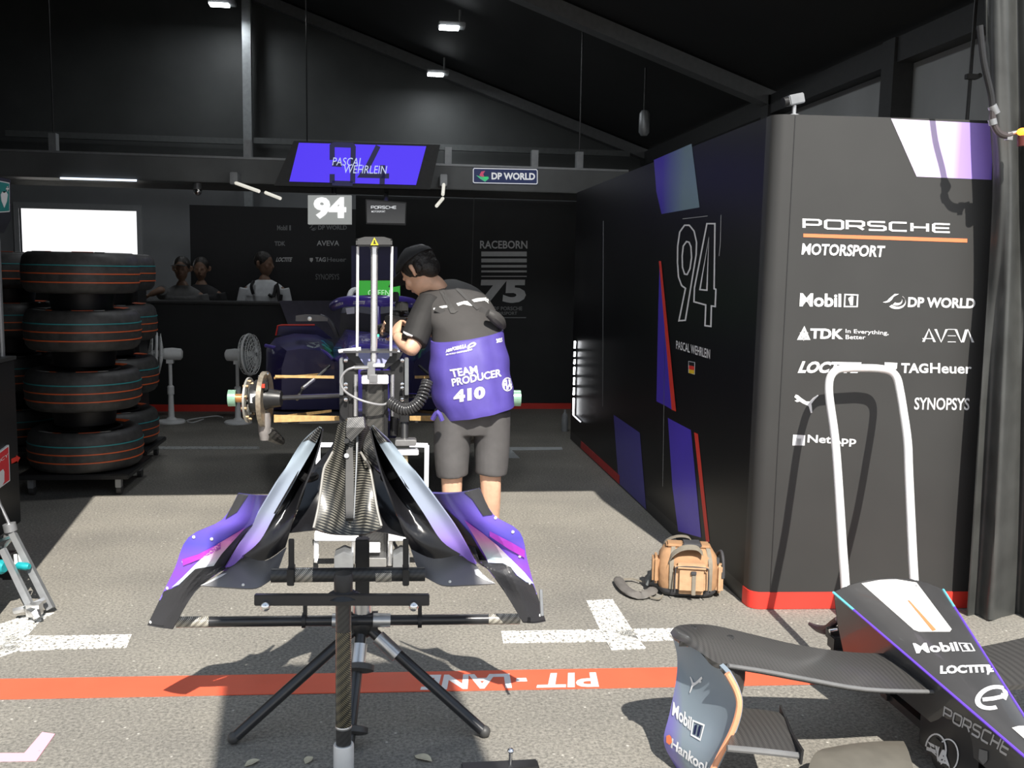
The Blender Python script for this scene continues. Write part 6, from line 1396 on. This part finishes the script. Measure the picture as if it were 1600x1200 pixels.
bbox('side_pocket', (.14, -.01, .085), (.035, .11, .13), TAN2, .012)
bbox('lid_panel', (.0, .0, .222), (.2, .1, .02), TAN, .008); bbox('lid_strip', (.015, -.005, .228), (.085, .105, .02), DKC, .006, None, 'charcoal strip across the lid')
b = MB()
def ribbon(pts, wv, th=.004):
    P = catmull([V(p) for p in pts], 5); wv = V(wv)
    b_ = MB(); b_.loft([[p - wv, p + wv, p + wv + V((0, 0, th)), p - wv + V((0, 0, th))] for p in P]); return b_
ribbon([bp_(-.09, -.09, .15), bp_(-.075, -.10, .19), bp_(-.03, -.10, .222), bp_(.03, -.095, .225), bp_(.06, -.09, .2)], RB @ V((.0, .02, .006))).build('carry_handle', GST, bag, smooth=50)
ribbon([bp_(-.115, .07, .17), bp_(-.1, .075, .215), bp_(-.05, .06, .244), bp_(.0, .05, .246), bp_(.02, .05, .228)], RB @ V((0, .022, 0))).build('rear_handle', GST, bag, smooth=50)
for x in (-.075, .095):
    ribbon([bp_(x, -.09, .035), bp_(x, -.1, .1), bp_(x, -.09, .16), bp_(x * .9, -.05, .215)], RB @ V((.009, 0, 0))).build('compression_strap', GST, bag, smooth=50)
b = MB(); b.tube([bp_(.13, .04, .17), bp_(.148, .0, .2), bp_(.155, -.04, .17), bp_(.158, -.05, .1)], .007, 8, 4); b.build('side_cord', DKC, bag)
for x, z in ((.13, .165), (.155, .1)):
    b = MB(); b.box(bp_(x, -.05, z), (.016, .014, .03), RB); b.build('side_clip', DKC, bag, bevel=.003)
sp_pts = [(1045, 905, .05), (1020, 915, .03), (1000, 908, .02), (985, 906, .02)]
zg = .012
b = ribbon([bp_(-.13, .0, .1), bp_(-.16, -.01, .06), G(1018, 908, .02), G(1003, 909, .015), G(988, 905, .015), G(970, 906, .016)], (0, .008, 0)); b.build('strap_webbing', GST, bag, smooth=50)
b = MB(); P = catmull([G(966, 905, .018), G(972, 915, .02), G(982, 924, .02), G(998, 930, .02), G(1014, 926, .022), G(1020, 922, .022)], 5)
b.loft([[p + V((math.cos(a) * .026, math.sin(a) * .018, math.sin(a) * .012)) * (1 if 0 < i < len(P) - 1 else .5) for a in [2 * math.pi * k / 10 for k in range(10)]] for i, p in enumerate(P)]); b.build('shoulder_pad', mat('grey_pad', (.13, .12, .11), .7, noise_amt=.15, bump=.3, nscale=30), bag, smooth=50)
b = ribbon([G(1006, 929, .012), G(1018, 934, .01), G(1030, 936, .01), G(1036, 930, .012)], (0, .007, 0)); b.build('strap_webbing', GST, bag, smooth=50)
bbox('strap_flap', (-.165, .03, .06), (.012, .09, .08), mat('grey_mesh_flap', (.14, .15, .15), .8, noise_amt=.1), .004, Matrix.Rotation(math.radians(24), 3, 'Y'))
# ------------------------------------------------------------------ spare nose with front wing, on a trolley
NX = 1.62
no = thing('nose_assembly', 'black racing car nose with front wing, white top panel and violet edge lines', 'car part', (NX, 2.55, .1))
NB = mat('nose_black', (.05, .049, .05), .38, coat=.3, noise_amt=.08, nscale=8)
NS = []
for d_ in (3.0, 2.85, 2.7, 2.5, 2.3, 2.15, 2.03):
    xl_ = 1.508 + .135 * (3 - d_); xr_ = max(xl_ + .03, 1.905 - .254 * (3 - d_)); zc_ = .38 - .168 * (3 - d_)
    NS.append((d_, xl_, xr_, zc_, zc_ + .115 * (xr_ - xl_), .158 - .05 * (3 - d_)))
def nsec(s, m=1.0):
    d, xl, xr, zc, zt, zb = s; c = (xl + xr) / 2; h = (xr - xl) / 2
    def t(u): return V((c + u * h, d, zt - (zt - zc) * abs(u) ** 2.2))
    top = [t(u) for u in (-1, -.92, -.7, -.4, 0, .4, .7, .92, 1)]
    return top + [V((xr - .004, d, zc - .02)), V((xr - .02, d, (zc + zb) / 2)), V((xr - .05 * min(1, h / .15), d, zb)), V((c, d, zb - .004)), V((xl + .05 * min(1, h / .15), d, zb)), V((xl + .02, d, (zc + zb) / 2)), V((xl + .004, d, zc - .02))]
secs = [nsec(s) for s in NS]; n_ = len(secs[0])
cols = [catmull([s[k] for s in secs], 5) for k in range(n_)]
b = MB(); b.loft([[cols[k][i] for k in range(n_)] for i in range(len(cols[0]))]); nose = b.build('nose_cone', NB, no, smooth=40)
for k, nm in ((0, 'edge_line'), (8, 'edge_line')):
    b = MB(); P = [p + V((-.002 if k == 0 else .002, 0, -.001)) for p in cols[k]]; b.tube(P[2:], .0042, 6); b.build(nm, mat('violet_line', (.16, .07, .62), .35, noise_amt=.05), no)
    b = MB(); b.tube(P[:5], .0045, 6); b.build('edge_accent', mat('aqua_line', (.15, .55, .65), .35, noise_amt=.05), no)
b = MB(); b.loft([[V(p) + V((0, 0.002, 0)) for p in secs[0]], [V((NX + .1, 3.005, .27)) + (p - V((NX + .1, 3.0, .27))) * .86 for p in secs[0]]]); b.build('rear_bulkhead', BLACK, no, smooth=0)
NBV = bvh_of(nose)
patch([[(1346, 911.5), (1375, 906), (1400, 905), (1432, 910), (1487, 983), (1484, 987), (1436, 987), (1428, 984)]], NBV, mat('nose_white', (.78, .76, .72), .4, noise_amt=.02), no, 'white_panel', .0015, 3)
patch([[(1418, 938), (1421, 938), (1463, 984), (1457, 986)]], NBV, ORANGE, no, 'orange_line', .003, 2)
letters('Mobil', [(1426, 1005), (1494, 1003), (1499, 1017), (1432, 1021)], NBV, WHITE, no, bold=.03, cuts=1, lift=.003)
boxed_one([(1497, 1004), (1517, 1005), (1524, 1017), (1504, 1018)], NBV, WHITE, no, .003)
letters('LOCTITE', [(1469, 1040), (1550, 1038), (1553, 1050), (1469, 1053)], NBV, WHITE, no, bold=.05, cuts=1, lift=.003)
loop_e([(1524, 1070), (1577, 1070), (1583, 1109), (1524, 1110)], NBV, WHITE, no, .003, .15)
patch([[(1581, 1137), (1592, 1134), (1612, 1134), (1640, 1150), (1640, 1175), (1605, 1158)]], NBV, mat('nose_white', (.78, .76, .72), .4), no, 'number_disc', .003, 2)
wide_word('PORSCHE', [(1476, 1105), (1580, 1163), (1573, 1180), (1474, 1119)], NBV, mat('silver_print', (.45, .45, .46), .4, noise_amt=.02), no, pen=.2, lift=.003)
# pylons with the round badge
b = MB(); b.loft([[V((x, y, z)) for x, y in ((1.61, 2.60), (1.603, 2.48), (1.61, 2.38), (1.625, 2.33), (1.64, 2.45), (1.64, 2.60))] for z in (.04, .222)]); py = b.build('wing_pylon', mat('pylon_black', (.022, .022, .024), .35, noise_amt=.1), no, smooth=40)
b = MB(); b.loft([[V((x + .12 - (2.60 - y) * .3, y, z)) for x, y in ((1.61, 2.60), (1.603, 2.48), (1.61, 2.38), (1.625, 2.33), (1.64, 2.45), (1.64, 2.60))] for z in (.04, .222)]); b.build('wing_pylon', MATS['pylon_black'], no, smooth=40)
PYV = bvh_of(py)
patch(ribbons([(circle2(1462, 1172, 16, 25, 26), True)], 2.6), PYV, WHITE, no, 'round_badge', .004)
letters('FIA', [(1449, 1158), (1484, 1176), (1484, 1198), (1449, 1180)], PYV, WHITE, no, bold=.04, lift=.004)
patch(ribbons([(circle2(1481, 1180, 16, 25, 26), True)], 2.2), PYV, WHITE, no, 'round_badge', .004)
patch([[(1530, 1170), (1543, 1174), (1543, 1188), (1536, 1195), (1529, 1186)]], NBV, mat('dim_badge', (.16, .16, .16), .4, noise_amt=.05), no, 'shield_badge', .003)
# wing
SP = [[(1400, 1021, 2.736), (1430, 1046, 2.627), (1466, 1078, 2.514)], [(1330, 1019, 2.763), (1340, 1042, 2.627), (1352, 1074, 2.481)], [(1250, 1008, 2.763), (1250, 1028, 2.617), (1252, 1056.5, 2.462)], [(1180, 992, 2.736), (1185, 1012, 2.599), (1190, 1045, 2.453)], [(1120, 978, 2.690), (1130, 1003, 2.554), (1137, 1037, 2.421)], [(1085, 975, 2.663), (1098, 995, 2.535), (1120, 1036, 2.417)], [(1058, 978, 2.636), (1075, 996, 2.526), (1095, 1020, 2.462)], [(1047, 988, 2.617), (1052, 996, 2.572), (1064, 1002, 2.535)]]
WPT = [[W(*p) for p in r] for r in SP]
b = MB(); b.grid(WPT, 4, 4, .016); b.build('front_wing', WCARB, no, smooth=60)
mir = lambda p: V((2 * 1.665 - p.x + .05 * 0, p.y, p.z))
b = MB(); b.grid([[mir(p) for p in r] for r in WPT], 4, 4, .016); b.build('front_wing', WCARB, no, smooth=60)
b = MB(); b.tube([r[2] + V((0, -.004, -.004)) for r in WPT[:5]], .006, 8, 4); b.build('wing_leading_edge', mat('grey_edge_carbon', (.16, .16, .16), .3, noise_amt=.1), no)
for x, y in ((1083, 981), (1141, 996)):
    h = None; d = ray(x, y).normalized(); c_ = W(x, y, 2.86)
    hh = bvh_of([o for o in no.children if o.name.startswith('front_wing')]).ray_cast(CAM, d)
    if hh[0] is not None: b = MB(); b.lathe([(.011, 0), (.011, .002), (.007, .003), (.007, .001)], hh[0], -d * .3 + V((0, 0, 1)), 14); b.build('fastener', MBLACK, no)
EPM = ramp_mat('endplate_gradient', [(0, (.23, .28, .33)), (.45, (.26, .32, .37)), (.62, (.22, .2, .5)), (1, (.13, .07, .5))], 'Y', -.14, .13, .4, coat=.25, skew=-.34, skew_axis='Z')
EP = [[(1049, 990, 2.617), (1085, 1012, 2.517), (1120, 1036, 2.426), (1136, 1052, 2.380)],
      [(1058, 1025, 2.617), (1090, 1050, 2.517), (1128, 1062, 2.426), (1150, 1078, 2.371)],
      [(1056, 1065, 2.608), (1092, 1085, 2.517), (1130, 1095, 2.426), (1155, 1103, 2.362)],
      [(1046, 1115, 2.608), (1085, 1130, 2.517), (1122, 1136, 2.435), (1146, 1138, 2.362)],
      [(1037, 1158, 2.608), (1070, 1175, 2.517), (1105, 1180, 2.435), (1126, 1178, 2.371)],
      [(1052, 1192, 2.599), (1075, 1215, 2.517), (1095, 1222, 2.435), (1108, 1215, 2.371)],
      [(1075, 1228, 2.572), (1085, 1240, 2.508), (1095, 1245, 2.444), (1100, 1240, 2.389)]]
b = MB(); b.grid([[W(*p) for p in r] for r in EP], 4, 4, .012); ep = b.build('endplate', EPM, no, smooth=60)
b = MB(); b.grid([[mir(W(*p)) for p in r] for r in EP], 4, 4, .012); b.build('endplate', EPM, no, smooth=60)
b = MB(); b.tube([W(x, y, d - .004) for x, y, d in (r[3] for r in EP)], .0085, 8, 4); b.build('endplate_edge', mat('peach_orange_edge', (.8, .36, .2), .4, noise_amt=.05), no, label='orange leading edge')
b = MB(); b.tube([W(x, y, d - .006) for x, y, d in ((1052, 992, 2.617), (1062, 1003, 2.590), (1075, 1009, 2.554))], .004, 6, 3); b.build('endplate_edge', MATS['peach_orange_edge'], no)
b = MB(); b.grid([[W(*p) for p in r] for r in [[(1130, 1046, 2.399), (1164, 1036, 2.499)], [(1150, 1070, 2.389), (1164, 1062, 2.499)], [(1154, 1095, 2.389), (1157, 1095, 2.481)]]], 3, 3, .01); b.build('endplate_return', WCARB, no, smooth=60)
EV = bvh_of(ep)
puma([(1098, 1056), (1078, 1057), (1073, 1084), (1095, 1080)], EV, WHITE, no, .004)
letters('Mobil', [(1052, 1096), (1081, 1121), (1079, 1142), (1050, 1117)], EV, WHITE, no, bold=.03, lift=.004)
f = quadmap([(1083, 1126), (1100, 1133), (1094, 1156), (1080, 1148)]); patch(ribbons([([(0, 0), (1, 0), (1, 1), (0, 1)], True)], .12), EV, WHITE, no, 'emblem', .004, 0, f)
patch([[(.2, .15), (.42, .15), (.42, .85), (.2, .75)], [(.58, .15), (.8, .15), (.8, .85), (.58, .85)]], EV, mat('navy_ink', (.01, .015, .06), .4, noise_amt=.02), no, 'emblem', .004, 0, f)
letters('Hankook', [(1050, 1153), (1112, 1196), (1108, 1214), (1048, 1168)], EV, WHITE, no, bold=.03, lift=.004)
patch([[(1041, 1150), (1046, 1148), (1049, 1152), (1050, 1160), (1046, 1164), (1041, 1160)]], EV, ORANGE, no, 'emblem', .004)
# lower elements
b = MB(); b.grid([[W(*p) for p in r] for r in [[(1150, 1106, 2.517), (1185, 1108, 2.508), (1222, 1114, 2.490)], [(1145, 1140, 2.380), (1190, 1142, 2.380), (1236, 1148, 2.371)], [(1136, 1167, 2.298), (1190, 1172, 2.289), (1250, 1178, 2.280)]]], 4, 4, .014); b.build('lower_wing', WCARB, no, smooth=60)
b = MB(); b.tube([W(1136, 1169, 2.289), W(1190, 1174, 2.280), W(1250, 1181, 2.271)], .009, 8, 3); b.build('lower_wing_edge', MATS['grey_edge_carbon'], no)
b = MB(); b.prism([W(1218, 1101, 2.499), W(1217, 1122, 2.490), W(1224, 1130, 2.481), W(1250, 1195, 2.253), W(1253, 1172, 2.253), W(1236, 1145, 2.371), W(1226, 1120, 2.462)], (.006, 0, 0)); b.build('turning_vane', BLACK, no, smooth=0)
b = MB(); b.grid([[W(*p) for p in r] for r in [[(1285, 1170, 2.499), (1330, 1162, 2.517), (1375, 1158, 2.535), (1412, 1158, 2.535)], [(1266, 1190, 2.426), (1330, 1185, 2.426), (1378, 1185, 2.426), (1424, 1188, 2.426)], [(1240, 1300, 2.152), (1330, 1300, 2.152), (1390, 1300, 2.152), (1450, 1300, 2.152)]]], 4, 4, .02); b.build('under_plane', mat('brown_grey_plane', (.13, .12, .10), .6, noise_amt=.15, nscale=12), no, smooth=60)
# trolley
tr = thing('nose_trolley', 'low black trolley with a tall bent silver handle under the spare nose', 'trolley', (1.72, 2.85, 0))
b = MB()
b.tube([W(*p) for p in ((1326, 1003, 3.118), (1320, 905, 3.250), (1316, 850, 3.325), (1309, 740, 3.485), (1304, 680, 3.560), (1297, 630, 3.635), (1295, 605, 3.682), (1298, 588, 3.706), (1308, 578, 3.720), (1325, 575.5, 3.720), (1350, 575, 3.720), (1374, 576, 3.720), (1391, 580, 3.715), (1401, 590, 3.701), (1406, 610, 3.673), (1411, 640, 3.626), (1418, 690, 3.551), (1420, 740, 3.485), (1425, 850, 3.325), (1428, 905, 3.250), (1434, 1003, 3.118))], .0165, 14, 4)
b.build('handle', POLISH, tr, smooth=60, label='tall silver handle')
hz0 = W(1326, 1003, 3.041)
b = MB()
for x in (1.63, 1.80): b.mm((x - .02, 2.45, .085), (x + .02, 3.2, .11))
for y in (2.48, 2.8, 3.12): b.mm((1.60, y - .02, .09), (1.84, y + .02, .108))
b.build('frame', BLACK, tr, smooth=0)
for y, z in ((2.9, .150), (2.55, .133)):
    b = MB(); b.mm((1.63, y - .03, .11), (1.80, y + .03, z)); b.build('rest', RUBBER, tr, smooth=0)
for x in (1.63, 1.80):
    for y in (2.5, 3.16):
        b = MB(); b.box(V((x, y, .07)), (.03, .05, .034)); cst = b.build('caster', ALUD, tr, bevel=.003)
        b = MB(); b.cyl(V((x - .012, y + .012, .0385)), V((x + .012, y + .012, .0385)), .034, 16); b.build('wheel', RUBBER, cst)
b = MB(); b.tube([W(1264, 974, 3.367), W(1278, 982, 3.330), W(1292, 984, 3.276), W(1302, 974, 3.240), W(1310, 968, 3.213)], [.006, .014, .018, .014, .014], 8, 3); b.build('foot_lever', mat('plum_black', (.05, .03, .035), .35, noise_amt=.1), tr)
b = MB(); b.box(W(1304, 990, 3.213), (.05, .05, .04)); b.box(W(1306, 1003, 3.186), (.04, .06, .05)); b.build('lever_bracket', BLACK, tr, bevel=.004)
b = MB(); b.cyl(W(1296, 986, 3.186), W(1308, 984, 3.186), .007); b.build('lever_pin', CHROME, tr)
